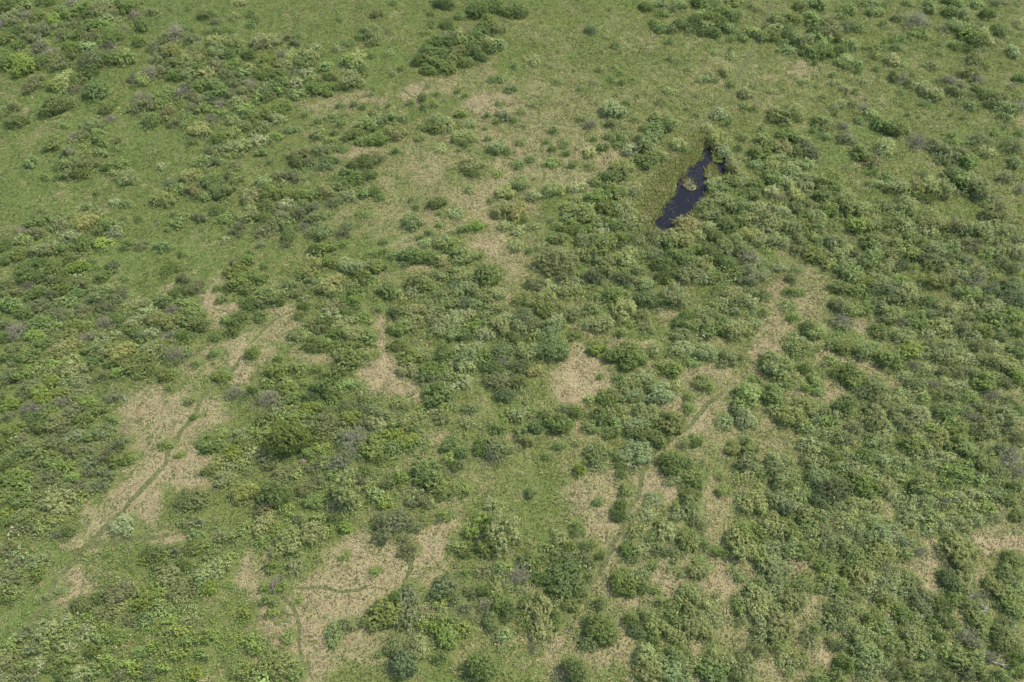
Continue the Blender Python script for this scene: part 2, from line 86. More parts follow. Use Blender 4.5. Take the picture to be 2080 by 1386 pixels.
480 40 150 110 d;770 30 150 80 g;600 30 g;640 260 130 110 g;500 215 80 60 g;330 210 110 80 g;180 240 170 120 g;200 320 g;90 330 g;180 140 60 60 g;250 380 150 110 lg;620 430 130 100 g;440 440 d;700 360 g;800 350 80 60 g;940 110 100 60 g;1160 40 130 90 d;1270 130 170 130 g;1360 100 y;1240 230 150 110 wm;1430 230 180 110 d;1350 290 m;1520 110 150 130 g;1720 130 170 170 w;1700 190 130 90 w;1640 50 w;1860 110 110 110 gd;1790 50 w;1980 80 160 150 bd;2010 170 xb;1930 220 160 110 d;1960 320 180 130 bw;2040 280 w;2020 430 130 120 b;1700 330 150 70 w;1560 390 w;1400 390 g;870 475 60 70 g;1330 550 60 40 l;900 540 110 90 bm;1000 580 150 80 m;730 520 m;140 880 150 120 d;600 660 200 160 ym;560 740 150 110 y;720 980 200 130 mx;960 860 180 170 gl;750 610 150 100 l;350 590 150 80 g;290 610 g;430 540 150 90 l;280 470 120 90 g;60 620 130 90 g;900 660 130 90 m;990 670 130 90 w;1130 760 150 100 l;1140 680 100 80 g;1250 800 130 90 l;1290 700 80 70 g;1200 860 100 80 g;1020 950 100 80 d;1510 630 130 70 m;1580 830 130 90 g;1690 900 90 110 d;1560 950 80 80 l;1620 1010 110 90 dm;1450 1040 90 70 m;1320 1030 g;1840 860 130 130 d;1980 690 130 90 g;1720 650 110 90 w;1750 550 110 90 m;640 1330 110 80 xw;780 1340 w;650 1080 g;60 1350 150 110 y;400 1200 140 110 ym;480 1300 150 100 g;330 1090 g;200 1090 160 100 m;120 1010 m;520 870 l;420 900 120 90 g;450 1020 m;60 930 130 100 m;560 960 g;930 1170 g;1000 1260 g;1070 1150 100 80 b;1180 1120 110 90 l;1530 1240 100 90 g;1700 1230 60 60 l;1340 1280 190 150 mx;1050 1310 l;1970 1340 g;1900 1330 w;60 760 g;440 650 g;560 570 d;330 700 g;1080 850 g;860 1050 d;1650 1190 g;1460 330 m;400 340 60 50 g;2030 870 m;500 1130 m
T 2 2
140 90 160 140 w;60 50 w;60 210 150 120 b;160 230 130 110 w;40 330 150 130 b;170 690 130 110 bg;260 590 90 60 d;510 580 90 80 d;440 560 m;390 840 80 60 g;680 60 150 90 l;1160 60 90 110 w;1290 220 150 110 gd;1330 80 y;1400 50 160 80 w;1590 90 150 130 w;1470 160 100 60 g;1860 130 80 60 m;2050 190 60 130 d;870 290 70 60 g;720 285 50 40 g;950 350 150 110 w;1080 290 130 90 w;1140 360 g;1200 430 190 150 w;1000 440 150 110 w;1320 370 110 110 w;860 430 150 100 y;640 480 100 80 g;890 540 y;750 600 180 110 d;820 660 g;960 650 w;1080 570 150 110 w;1010 670 160 90 w;1130 640 w;980 740 110 90 bd;1060 760 130 110 d;1160 780 130 150 g;640 700 g;820 740 130 90 g;720 850 80 60 y;1000 900 220 150 w;920 960 w;990 1010 110 100 w;870 1000 70 70 d;880 1080 80 60 d;1230 610 80 80 d;1600 370 60 70 l;1440 440 70 60 g;1430 540 60 90 g;1900 440 200 180 w;1950 380 w;2050 440 60 100 d;1720 650 110 110 w;1840 560 90 70 g;1790 870 120 110 w;1920 880 140 130 g;1900 800 80 80 w;1910 990 180 140 w;1880 1090 130 90 w;2000 1040 g;1950 300 60 50 g;1310 1140 110 80 wb;1130 1275 110 50 w;690 1310 60 60 d;1450 1240 140 90 dw;1330 1360 60 50 g;1690 1100 60 50 w;1720 1210 100 70 g;2020 1200 110 120 w;1960 1290 180 170 w;1880 1290 w;1270 800 50 50 d;1400 830 80 60 w;430 1150 40 40 m;290 930 60 50 g;150 560 60 50 g;80 720 g;110 800 m;520 830 50 40 g;800 900 60 50 g;700 1000 w
T 3 2
270 50 170 110 w;200 30 g;200 120 60 60 g;620 40 150 110 wg;530 20 g;520 160 110 70 g;640 260 180 140 d;700 310 150 130 g;850 370 170 130 wm;760 400 m;390 320 70 110 g;200 290 100 60 w;70 370 110 70 g;160 350 60 60 g;300 370 70 50 l;400 400 70 60 g;50 450 150 130 gd;60 560 w;290 530 180 110 w;210 620 200 150 wg;150 590 w;430 550 130 110 w;560 590 110 100 w;850 540 m;1060 640 130 140 wm;1220 600 180 140 w;1160 550 w;960 710 w;930 780 130 110 w;870 810 130 90 wg;1190 750 110 100 w;1180 840 180 130 g;1290 890 w;1400 770 130 150 w;1560 830 160 130 g;1630 880 130 110 w;1570 710 150 90 lg;570 770 130 100 w;450 750 w;640 790 m;700 700 m;330 830 130 90 w;380 960 150 150 w;390 1080 160 150 w;420 870 w;500 920 130 110 g;840 920 150 100 d;780 950 g;930 950 110 90 w;700 1000 wb;690 1060 w;600 1030 g;100 1000 190 150 w;160 1120 190 150 w;60 960 w;790 1180 180 150 g;740 1080 150 110 w;970 1070 130 110 w;960 1180 150 130 w;1010 1240 w;1260 1140 190 140 gd;1430 1040 l;1560 1060 220 110 lg;1700 960 d;1730 1110 g;1880 1060 m;1980 960 200 120 xw;2050 1060 x;1280 80 w;1400 90 190 110 w;1330 30 m;1480 160 m;1640 120 w;1700 40 m;1850 40 w;1900 160 180 110 w;1990 220 g;2030 290 130 100 lg;1800 290 g;1650 240 m;1440 230 mw;1300 220 w;1180 190 110 80 xm;1560 250 m;1100 270 w;1180 350 b;1340 350 xm;1400 420 m;1500 440 m;1650 440 g;1620 540 w;1700 620 x;1760 700 180 130 wm;1910 600 200 150 w;1830 430 x;1960 480 m;2020 560 d;1950 700 m;2030 780 m;1860 860 m;1980 880 x;100 1290 220 180 w;220 1350 w;420 1300 130 130 b;560 1330 w;720 1330 150 100 w;880 1330 w;1130 1340 w;1300 1300 w;1440 1290 xw;1550 1250 w;1700 1250 w;1850 1240 w;1960 1280 d;1650 1330 w;1780 1340 l;2000 1180 d;880 450 m;1020 480 w;1100 420 w;1290 480 g;1240 420 w;1000 560 m;1330 700 g;1480 650 l;1340 990 w;1460 940 w;300 700 g;470 640 l;620 920 g;880 1100 w;1090 980 w;1560 150 w;1760 150 m;1920 330 m;1560 350 w;1720 520 m;1450 330 w;2040 100 d;2040 30 m;1480 30 w
T 0 3
200 60 180 130 wm;440 20 180 80 w;40 90 90 130 lg;550 150 110 90 d;480 190 m;150 150 m;280 150 m;340 130 g;30 340 m;100 290 m;310 400 150 110 w;150 420 m;60 500 m;50 620 g;110 560 m;40 700 d;120 680 g;1170 390 70 80 l;1550 310 d;1650 290 l;1490 430 d;1850 390 l;1700 610 130 90 l;1250 680 190 100 lg;1490 630 200 110 ym;1460 710 y;640 770 170 130 bd;800 700 d;840 830 150 90 w;960 800 y;1130 770 110 90 l;1280 760 g;490 950 g;200 960 m;460 1060 g;60 1080 g;150 1010 m;560 880 w;680 960 w;940 1010 150 90 lg;800 1050 g;540 1080 130 90 w;250 1110 m;370 1100 g;320 1230 80 150 w;60 1230 170 130 w;60 1340 w;200 1240 g;440 1230 150 90 g;560 1200 g;750 1150 110 90 d;860 1220 l;650 1310 w;1060 1240 lg;970 1330 m;1150 1150 g;1230 1290 150 110 bd;1330 1270 l;1470 960 l;1550 860 y;1640 820 50 40 l;1380 900 l;1690 1010 l;1250 1100 l;1540 1040 g;2000 830 90 110 l;2040 1050 l;1960 1290 lg;2040 1340 g;480 640 60 60 w;380 690 60 60 w;1050 880 m;1170 870 d;1350 1000 g;1120 1290 l;760 1290 g;500 1330 d;230 1350 m;140 1140 g;1450 1150 l;1650 1150 g;1420 320 m;1300 440 d;1580 180 g;1780 200 m;1900 200 g;1620 80 m;1540 100 m
T 1 3
50 90 130 190 wm;160 150 l;570 150 80 100 g;340 70 m;50 250 110 70 l;1240 320 140 110 m;120 440 90 110 gd;60 620 80 70 l;210 620 90 70 l;100 720 100 90 g;140 820 80 80 l;250 1030 80 90 g;630 990 110 190 w;740 920 130 110 m;1120 700 110 90 d;1230 790 170 260 m;1180 900 d;1240 640 m;1210 1110 70 50 x;1330 1120 170 150 yw;1680 970 120 110 g;1580 870 60 60 g;1350 920 80 60 l;2010 1010 110 100 w;1980 750 130 110 d;2040 820 110 130 bg;1750 660 m;1690 770 m;1860 640 110 90 d;1480 1190 100 60 d;60 1300 lg;320 1320 g;1750 170 120 110 l;1830 60 110 80 l;1880 150 80 120 l;1640 280 110 80 g;1710 330 d;1820 240 90 80 x;1840 480 m;1990 470 g;1530 40 90 60 g;960 480 60 50 l;700 370 50 50 l;340 730 40 40 l;1000 1170 50 40 g;5 1100 l;1280 60 110 100 m;330 180 g;500 60 g;640 60 d;1400 700 60 50 m;1720 500 60 60 l
T 2 3
130 380 d;250 370 70 60 g;380 220 110 140 yw;460 290 90 80 d;530 165 80 60 d;520 100 60 50 g;650 275 70 50 d;575 265 50 40 d;610 370 90 160 md;630 530 60 60 g;430 340 110 90 m;470 440 110 90 m;240 540 110 90 d;1060 310 w;870 20 100 70 d;1130 225 50 50 w;1200 320 m;1300 340 m;1370 500 70 70 w;1065 495 90 70 w;1145 440 60 60 g;1060 620 90 90 d;1170 645 60 50 g;1170 745 50 50 b;1210 740 50 40 l;350 870 80 150 d;110 890 60 70 l;120 730 90 80 d;610 1060 130 110 bd;410 1320 90 120 x;970 870 110 90 d;1030 960 140 100 dm;1080 870 90 80 m;1160 900 130 150 wd;1300 830 80 80 g;1350 890 130 100 d;1440 660 150 130 w;1380 700 w;1440 790 d;1540 960 170 150 w;1590 740 120 100 w;1350 980 160 150 w;1270 960 g;1150 1040 90 90 d;1650 870 w;1100 1290 200 160 y;1210 1210 w;1350 1190 160 150 bd;1330 1310 200 150 w;1440 1270 w;1640 1180 130 130 wd;1650 1300 200 150 g;1760 1230 w;1600 1350 w;1840 800 90 80 l;1880 880 100 80 w;1830 740 g;1680 330 90 70 l;1790 470 60 60 w;1840 540 70 40 g;2000 300 w;2030 390 100 180 w;2060 100 w;2000 720 170 220 w;2010 640 160 150 w;2040 880 130 200 w;1970 800 w;1900 700 w;1560 280 50 70 d;1490 80 m;1440 10 w;1520 120 60 60 m;1340 30 w;2000 1000 w;1990 1120 m;380 400 d;540 380 m;550 660 d;480 760 d;320 540 m;900 30 m;1090 30 w;1280 460 50 50 w;1980 180 g;2060 190 g
T 3 3
60 110 160 160 w;180 150 150 130 g;170 290 150 170 w;60 300 w;60 470 190 190 w;50 620 w;200 700 180 190 wg;70 780 w;90 900 200 200 w;80 1030 160 170 wg;440 430 110 90 g;480 220 130 170 m;320 30 190 130 gw;630 40 150 100 w;700 140 110 110 wb;600 110 w;590 250 w;850 60 w;900 180 160 150 w;1040 200 w;920 330 190 170 w;1010 130 w;1110 240 wx;1200 50 w;1380 60 w;1550 60 w;1700 60 w;1830 50 w;1300 130 w;2040 30 d;1100 350 gd;1230 330 x;780 430 170 130 wd;740 520 160 150 w;850 550 w;640 490 d;980 590 170 150 w;1050 560 g;1160 580 140 160 w;940 680 150 120 w;830 640 w;1060 660 w;1230 720 150 200 wb;1200 850 w;1480 250 d;1590 430 130 110 w;1600 560 120 150 w;1720 700 x;1390 760 140 130 dg;1440 860 140 130 dw;1710 880 150 170 gw;1980 940 w;2030 1060 w;2030 1170 d;1700 1100 130 110 m;1800 1180 x;1520 1180 m;1620 1330 m;1970 530 160 150 wg;2040 620 w;1850 620 150 130 yg;1960 720 180 170 wg;2000 820 g;1930 900 m;2030 1280 110 110 d;1930 1340 g;280 610 130 150 wg;400 620 80 70 lg;470 600 w;520 560 w;540 690 w;560 830 d;480 780 60 60 m;960 920 110 110 w;740 960 w;760 1030 200 170 w;560 920 m;490 890 60 60 m;390 960 90 80 g;330 1040 120 110 m;500 1060 60 60 m;600 1100 m;760 1130 w;830 1280 w;930 1240 w;960 1120 m;1190 1040 150 170 wm;1180 1150 w;1310 1180 m;1030 1080 g;250 1200 150 130 wg;160 1230 130 150 w;620 1240 d;1130 1240 m;1180 1320 g;1040 1320 m;570 1330 g;430 1350 g;800 1340 w;1300 1320 m;1440 1330 m;1750 1340 m;1300 40 g;1100 50 w;1460 130 w;1620 120 w;760 240 m;700 700 m;1320 900 60 60 g;1560 1000 50 40 g
'''
# shrubs with a look of their own: sheet, x y w h kind | label | short way to refer to it
MARKED = '''
0 0 1420 260 130 150 x|grey leafless shrub on the far edge of the second thicket beside open meadow|the grey far-edge shrub
0 0 890 370 140 70 x|pinkish grey dead shrub on top of the far corner thicket|the pinkish dead shrub
0 0 760 480 200 160 b|smoky blue-green bush at the front of the far corner thicket|the smoky corner bush
0 0 190 510 180 160 l|brightest lime bush along the front edge of the far corner thicket|the lime corner bush
0 0 780 740 170 160 d|dark oval bush standing alone in the meadow below the corner thicket|the lone oval bush
0 0 450 860 230 150 d|broad dark dome bush with a grey side alone in the side meadow|the broad dome bush
0 0 890 960 80 60 x|small purplish bare shrub at the tip of a dark one in meadow|the small purplish shrub
0 0 1215 590 120 110 x|grey bare bush on the meadow side of the second thicket|the grey thicket-side bush
0 0 1220 980 140 110 d|round dark bush on the front rim of the second thicket|the dark rim bush
0 0 1610 1060 140 120 y|round pale yellow-green bush by the green glade below the second thicket|the pale glade bush
0 0 1140 200 110 130 d|upright dark bush on the outer edge of the far corner thicket|the upright dark bush
1 0 790 650 160 140 y|bright yellowish round bush at the end of the second thicket|the yellowish end bush
1 0 940 260 130 120 w|pale bush with dark feet out in the far open meadow|the far meadow bush
1 0 80 760 110 120 b|grey-blue bush inside the lower rim of the second thicket|the grey-blue rim bush
1 0 340 570 90 70 x|dark grey twiggy shrub deep inside the second thicket|the dark twiggy shrub
1 0 1490 980 180 120 w|wide pale bush beside the far cross trail|the wide cross-trail bush
1 0 1960 1200 120 110 w|round willow bush beside the slanting trail in dry grass|the slanting-trail willow
1 0 1765 1335 180 90 w|silvery white-topped bush alone in the dry meadow|the white-topped bush
2 0 820 890 150 150 w|tall silvery willow in the dry meadow beyond the pond|the tall silvery willow
2 0 640 1005 110 80 x|low brownish twiggy shrub near the far cross trail|the brownish twiggy shrub
2 0 1230 1000 190 170 g|large round fresh green bush on the meadow side behind the pond|the large round green bush
2 0 1740 570 110 90 y|small domed yellowish bush right beside the far trail|the domed trail bush
2 0 2010 1250 150 130 g|bright green bush behind the head of the pond|the bright pond-head bush
3 0 1865 245 120 90 d|compact dark bush alone near the far side edge of the meadow|the compact dark bush
3 0 1540 220 130 110 w|pale upper end of a long hedge-like shrub row in far meadow|the long shrub row
3 0 1220 150 150 130 xm|big brownish half-bare bush in the far meadow|the brownish half-bare bush
3 0 2050 640 90 80 d|vivid dark green bush on the far side edge above a bare patch|the vivid edge bush
3 0 140 910 200 190 w|big grey-green dome bush in the meadow past the pond|the big grey dome
3 0 440 985 150 100 g|neat oval green bush on short turf past the pond|the neat oval bush
3 0 1050 1040 150 130 g|rounded end of a curved shrub chain in the side meadow|the curved shrub chain
3 0 950 1190 180 120 w|loose pale willow below the curved shrub chain|the loose pale willow
3 0 1220 1140 150 110 x|grey-mauve dead bush in the side meadow beyond the pond|the grey-mauve dead bush
3 0 370 1250 120 110 dx|dark bush with a grey twiggy back beyond the pond thicket|the grey-backed bush
0 1 1030 55 150 110 w|pale willow at the edge of the narrow green glade|the glade-edge willow
0 1 1310 220 170 140 y|pale yellowish bush standing in the green glade|the yellowish glade bush
0 1 180 490 110 80 x|grey dead bush at the top of the big side thicket|the grey top-side bush
0 1 620 790 150 100 l|lime green bush on the meadow rim of the big side thicket|the lime rim bush
0 1 910 770 100 90 bm|faint smoky bush out on dry grass beside the big side thicket|the faint smoky bush
0 1 820 990 200 130 w|broad light willow on the rim of the big side thicket|the broad light willow
0 1 850 1230 150 110 xw|rounded grey twiggy bush inside the big side thicket|the rounded grey bush
0 1 130 1300 150 130 x|large mauve-grey dead bush near the side edge of the big thicket|the mauve edge bush
0 1 1390 1120 110 60 x|long bare grey shrub on the upper rim of the big side thicket|the long bare shrub
0 1 1350 1350 90 80 x|whitish bare shrub within the big side thicket above the straw clearing|the whitish bare shrub
0 1 1400 780 140 100 d|dark slanting bush on open grass above the straw clearing|the slanting dark bush
1 1 780 70 180 110 d|wide dark bush at the far end of the middle scrub|the wide middle bush
1 1 450 780 180 140 y|straw-green rounded bush in the middle scrub|the straw-green bush
1 1 770 770 190 150 w|broad whitish-green willow in the middle scrub|the broad whitish willow
1 1 1310 890 190 150 wb|frosted blue-white willow at the head of the central thicket|the frosted willow
1 1 1880 850 190 190 d|darkest tall round bush on the rim of the central thicket|the darkest round bush
1 1 1260 400 140 130 w|ragged silvery shrub alone on the dry central meadow|the ragged silvery shrub
1 1 1460 250 140 100 d|dark round bush alone on the dry central meadow|the lone central bush
1 1 1790 450 100 90 l|small yellow-lime bush on dry grass above the central thicket|the yellow-lime bush
1 1 2010 310 170 140 w|large pale round willow between meadow trails|the large meadow willow
2 1 340 150 140 120 w|dome-shaped pale bush at the foot of a narrow trail|the trail-foot bush
2 1 350 720 310 210 wm|very broad olive-grey bush in dry grass this side of the pond|the very broad bush
2 1 740 600 210 200 g|smooth bright green ball bush in the thicket below the pond|the smooth green ball
2 1 640 850 170 140 b|dark blue-green ball bush with a whitish cap|the white-capped ball
2 1 910 870 150 110 bm|grey-green ball bush next to the white-capped one|the grey-green ball
2 1 270 1130 150 130 g|glossy bright green bush on the corner of the central thicket|the glossy corner bush
2 1 900 1130 190 160 w|dense pale dome in the group beyond the square straw clearing|the dense pale dome
2 1 1330 1020 210 170 w|big pale bush with white flecks under the pond thicket|the white-flecked bush
2 1 1820 1290 190 150 w|even pale dome on dry grass under the pond thicket|the even pale dome
2 1 1430 440 200 130 y|pale leafy bush hanging over the near end of the pond|the pond-end bush
2 1 1930 190 170 130 d|dark green bush in the middle of the thicket beside the pond|the dark pondside bush
2 1 1640 530 150 110 d|vivid deep green bush at the heart of the pond thicket|the vivid heart bush
2 1 1560 620 130 120 d|dark round bush on the lower side of the pond thicket|the lower dark bush
2 1 1820 590 220 160 wm|big olive bush at the outer side of the pond thicket|the big olive bush
2 1 1940 700 200 150 xm|brownish thinning bush on the outer side of the pond thicket|the thinning bush
2 1 1960 860 230 150 mx|half-bare brown bush at the outer foot of the pond thicket|the half-bare foot bush
3 1 1200 125 100 130 y|upright yellowish bush at the end of a low shrub row|the upright yellowish bush
3 1 1340 120 180 130 w|paler half of the large oval bush pair on the side meadow|the oval bush pair
3 1 1420 150 170 130 w|greyer half of the large oval bush pair on the side meadow|the greyer oval half
3 1 1690 130 180 160 w|blunt end of the long ridge-like bush on the side meadow|the ridge-like bush
3 1 1870 330 210 170 w|large bush with a dark grey cap by the green track|the grey-capped bush
3 1 1310 410 220 140 w|wide silvery bush on the meadow edge of the side scrub|the wide silvery bush
3 1 1530 420 190 140 mb|dusky wide bush beside the silvery one at the side scrub|the dusky wide bush
3 1 740 440 180 130 g|full green bush leading the rows of the side scrub|the full green bush
3 1 380 680 140 140 g|lone upright green bush between pond thicket and side scrub|the lone upright bush
3 1 1150 660 180 110 g|long green bush along a gap in the side scrub|the long gap bush
3 1 1360 880 190 150 y|round yellowish bush over a green hollow in the side scrub|the hollow-side bush
3 1 610 1090 160 120 bw|blue-grey bush on the dry front of the side scrub|the blue-grey front bush
0 2 990 90 220 130 y|wide yellow-green bush in the lower part of the big side thicket|the wide yellow-green bush
0 2 1420 110 180 150 xd|grey-brown bush at the corner of the straw clearing|the clearing-corner bush
0 2 500 490 120 90 x|pale grey bare bush deep in the big side thicket|the pale bare bush
0 2 270 550 180 110 x|wide ash-grey bare bush deep in the big side thicket|the ash-grey bush
0 2 530 1020 110 80 l|small vivid lime bush in the dull lower side thicket|the vivid lime bush
0 2 460 1310 250 150 w|very wide pale bush at the lower rim of the big side thicket|the very wide pale bush
0 2 1570 610 50 40 d|tiny dark bush on the trail through the straw clearing|the tiny trail bush
0 2 1920 410 150 110 xb|ashen bush on the far corner of the near green scrub|the ashen scrub bush
0 2 1980 1230 200 150 y|straw-yellow branching bush at the lower straw clearing|the straw-yellow bush
1 2 760 150 210 190 g|heavy green round bush above the small straw glades|the heavy green bush
1 2 540 370 200 150 d|deep green star-like bush at the top of the near green scrub|the deep green bush
1 2 1490 430 200 180 g|full green bush below the central thicket on mixed grass|the full mixed-grass bush
1 2 1170 510 100 110 w|small frosted bush on bare straw below the central thicket|the small frosted bush
1 2 1260 640 180 130 w|pale spreading bush on the rim of the near green scrub|the pale spreading bush
1 2 100 460 220 150 xb|wide ash-green twiggy bush at the near green scrub|the ash-green twiggy bush
1 2 240 780 310 270 dT|big round dark green tree in the near green scrub|the big round tree
1 2 790 800 230 260 xd|smoky brown thin tree in the middle of the near scrub|the smoky brown tree
1 2 1390 1090 230 230 g|many-armed green bush casting striped shadows on grass|the many-armed bush
1 2 1920 870 180 160 bw|leaning grey-green bush with a bleached foot|the leaning grey bush
1 2 1920 950 110 70 x|bleached dead branches at the foot of a leaning bush|the bleached branches
1 2 740 1200 260 240 wbT|largest pale round tree at the lower end of near scrub|the largest pale tree
1 2 850 1130 90 80 x|mauve dead shrub on the shoulder of the largest pale tree|the mauve shoulder shrub
1 2 150 1230 230 170 dbT|dusky green tree beside the straw-yellow bush|the dusky tree
2 2 340 70 230 180 bw|dusky side lobe at the lower corner of the central thicket|the dusky thicket corner
2 2 60 590 170 110 w|whitish bush hanging below the central thicket|the whitish hanging bush
2 2 390 660 200 160 g|rounded green bush on mixed grass below the square straw clearing|the rounded mixed-grass bush
2 2 930 110 280 200 g|large dark green bush at the upper side of the square straw clearing|the large clearing bush
2 2 1750 130 140 140 wg|egg-shaped grey-green bush on straw at the trail head|the egg-shaped bush
2 2 760 470 140 120 gl|vivid green bush at the front of the thicket by the straw clearing|the vivid front bush
2 2 680 920 160 160 w|round woolly pale bush with a shadow on straw|the round woolly bush
2 2 540 1035 80 90 l|small vivid green sapling bush alone on straw|the vivid sapling bush
2 2 1310 670 220 150 g|oblong knobbly green bush beside the main trail|the oblong trail bush
2 2 1340 980 240 170 d|wide dark green bush on the inner side of the main trail|the wide trailside bush
2 2 1500 1120 140 150 g|round green bush just below the wide trailside bush|the round trailside bush
2 2 1490 810 100 90 d|little dark ball bush beside the main trail|the little dark ball
2 2 1560 330 130 130 w|pale bush on straw with a lime skirt|the lime-skirted bush
2 2 1900 620 170 170 w|silver-green pair half near the trail end|the silver-green bush
2 2 930 1195 100 100 y|small cream-green ball bush beside the main trail|the small cream ball
2 2 880 1340 100 110 d|dark upright bush touching the main trail|the dark upright trail bush
2 2 150 1225 80 80 bg|little blue-green bush alone on green turf|the little turf bush
2 2 1450 1320 150 130 w|pale round bush with straw on its trail side|the straw-side bush
3 2 70 180 220 200 w|big perfectly round pale bush on the trail junction|the big round pale bush
3 2 300 210 90 90 dg|small dark bush right next to the big round pale one|the small dark neighbour
3 2 800 70 200 150 w|tall grey bush on the dry corner of the side scrub|the tall grey corner bush
3 2 980 140 180 150 g|plump green bush at the corner of the side scrub|the plump corner bush
3 2 1160 70 170 110 l|olive-lime domed bush in the side scrub|the olive-lime bush
3 2 640 510 190 130 g|wide green bush above a mossy gap in the side scrub|the wide mossy-gap bush
3 2 890 640 200 200 w|large crisp-edged bush beside the mossy gap|the large crisp bush
3 2 1440 550 180 120 d|dark green bush in the middle of the side scrub|the dark scrub-heart bush
3 2 540 1200 230 170 bd|large smooth blue-green bush in the side scrub|the smooth blue-green bush
3 2 1770 1010 170 140 wd|frosted dark bush next to the lime glade of the side scrub|the frosted glade bush
3 2 1780 330 180 130 lg|light lime bush in the far part of the side scrub|the light lime bush
0 3 360 375 70 70 x|mauve bare shrub near the grassy ride in the near corner|the mauve ride shrub
0 3 290 500 130 110 gl|bright green bush beside the grassy ride in the near corner|the bright ride bush
0 3 1010 120 180 160 w|pale feathery bush alone in the lower straw clearing|the pale feathery bush
0 3 1240 350 160 110 d|dark bush on green turf below the lower straw clearing|the dark turf bush
0 3 1360 510 190 130 w|pale open bush among ferny green in the near corner|the pale open bush
0 3 1740 490 250 170 wy|broad speckled bush beside the forked trail|the broad speckled bush
0 3 960 660 240 130 y|broad creamy bush at the head of the ferny slope|the broad creamy bush
0 3 370 980 180 160 w|tall pale bush at the end of the grassy ride|the ride-end bush
0 3 1580 1320 130 90 l|vivid lime bush on the near edge of the ferny slope|the lime slope bush
0 3 870 1250 130 110 l|lime green bush low on the ferny slope in the near corner|the low lime bush
1 3 240 250 210 200 w|pale round bush on the point of near scrub above straw|the scrub-point bush
1 3 480 170 170 190 yw|yellow-grey bush on the point of near scrub above straw|the yellow-grey bush
1 3 720 140 90 100 l|small lime bush on the straw rim of the near scrub|the small lime rim bush
1 3 1150 100 330 230 m|wide flat olive scrub patch at the straw fork|the wide olive patch
1 3 330 450 110 130 w|small pale bush on straw above the ashen one|the small straw bush
1 3 150 590 120 110 x|ash-grey bare bush at the trail fork with lime herbs|the ash-grey fork bush
1 3 1050 830 260 230 g|large green spreading bush in the near straw field|the large straw-field bush
1 3 1140 1080 160 140 b|smaller blue-green tree beside its larger twin at the near edge|the smaller blue tree
1 3 1210 1220 200 190 bT|blue-green round tree with a strong shadow at the near edge|the blue-green tree
1 3 1560 1020 150 190 gl|upright lime-green bush in the near middle|the upright lime bush
1 3 1460 940 100 90 l|small lime bush beside the upright lime one|the small near lime bush
1 3 1860 1250 230 230 dT|large dark round tree at the near edge|the near dark tree
1 3 1850 760 110 100 x|pinkish grey dead bush above the frosted blue bush|the pinkish near bush
1 3 1890 890 140 130 bw|frosted blue-green ball bush in the near middle|the frosted blue ball
1 3 1580 610 250 200 md|broad dull dark scrub patch beside the near straw field|the broad dull patch
1 3 160 1250 260 150 g|broad green bush beside the trail at the near edge|the near trail bush
1 3 1990 140 250 320 wbT|tall silver-grey tree beside the lime open shrub|the tall silver tree
1 3 1880 280 150 160 gl|open bright green bush under the tall silver tree|the open bright bush
2 3 60 510 170 220 xw|large ash-grey bare bush in the near middle|the large ash-grey bush
2 3 165 420 110 110 ld|lime bush with a black shadow beside the ash-grey one|the shadowed lime bush
2 3 720 355 80 60 d|small dark cushion bush just off the main trail|the dark cushion bush
2 3 460 560 260 310 d|big dark loose scrub mass on the near side of the main trail|the big dark scrub
2 3 940 320 130 150 d|dark green bush in straw just across the main trail|the dark straw bush
2 3 980 160 110 100 wd|small two-tone bush in straw beside the main trail|the two-tone bush
2 3 1190 105 60 50 l|tiny lime bush on straw|the tiny lime bush
2 3 1250 150 120 170 w|narrow pale bush on straw|the narrow pale bush
2 3 1430 240 150 170 g|full green bush on straw nearer the side scrub|the full straw bush
2 3 1520 470 150 170 w|frosted pale bush on straw|the frosted straw bush
2 3 920 560 200 200 d|large dark bush on straw beside the main trail|the large dark straw bush
2 3 710 745 90 80 b|small silver-blue ball bush at the near end of the main trail|the silver-blue ball
2 3 220 850 210 330 y|tall pale yellow-green bush wrapped by the curved trail|the tall curve bush
2 3 690 960 280 200 d|dark rounded bush in the near straw|the dark rounded bush
2 3 490 1300 180 180 dbT|dark round tree on straw at the near edge|the dark edge tree
2 3 180 1110 60 50 x|tiny bleached shrub in straw near the curved trail|the tiny bleached shrub
2 3 1480 880 200 170 w|speckled bush at the head of the near side thicket|the speckled head bush
2 3 1100 1180 220 190 w|big knobbly pale bush at the near edge|the big knobbly bush
2 3 1870 1290 190 220 wg|tall rounded bush closing the near thicket row|the tall closing bush
2 3 1850 270 240 200 w|silvery bush at the tip of the side scrub by the narrow path|the silvery tip bush
2 3 1890 160 190 200 g|green bush behind the silvery tip bush|the green tip bush
3 3 320 320 160 130 wd|crisp bush on the straw inlet of the near side scrub|the straw-inlet bush
3 3 660 310 170 150 w|pale bush above the straw inlet of the near side scrub|the pale inlet bush
3 3 1110 830 170 110 dg|dark bush on straw below the near side scrub|the dark straw-side bush
3 3 1570 330 250 230 wd|large leaning bush beside the straw corner trail|the large leaning bush
3 3 1460 560 170 160 dm|dark soft bush on straw by fallen branches|the dark soft bush
3 3 1510 720 110 120 g|small green bush in straw by the fallen branches|the small straw-green bush
3 3 1640 740 150 130 wg|bush leaning on bleached fallen branches|the branch-side bush
3 3 1400 1010 100 80 g|small fresh green bush in near corner straw|the small fresh bush
3 3 1880 1020 190 190 dw|big dark bush in the near corner|the big near-corner bush
3 3 1620 1030 170 110 x|fan of bare mauve twigs in near corner straw|the mauve twig fan
3 3 1640 1220 250 190 gw|broad green bush under the mauve twigs|the broad corner bush
3 3 1990 390 150 130 dw|dark bush at the end of the straw corner trail|the trail-end bush
3 3 600 620 110 150 wg|pear-shaped bush in the straw hollow|the pear-shaped bush
3 3 620 790 170 110 w|pale bush at the foot of the straw hollow|the hollow-foot bush
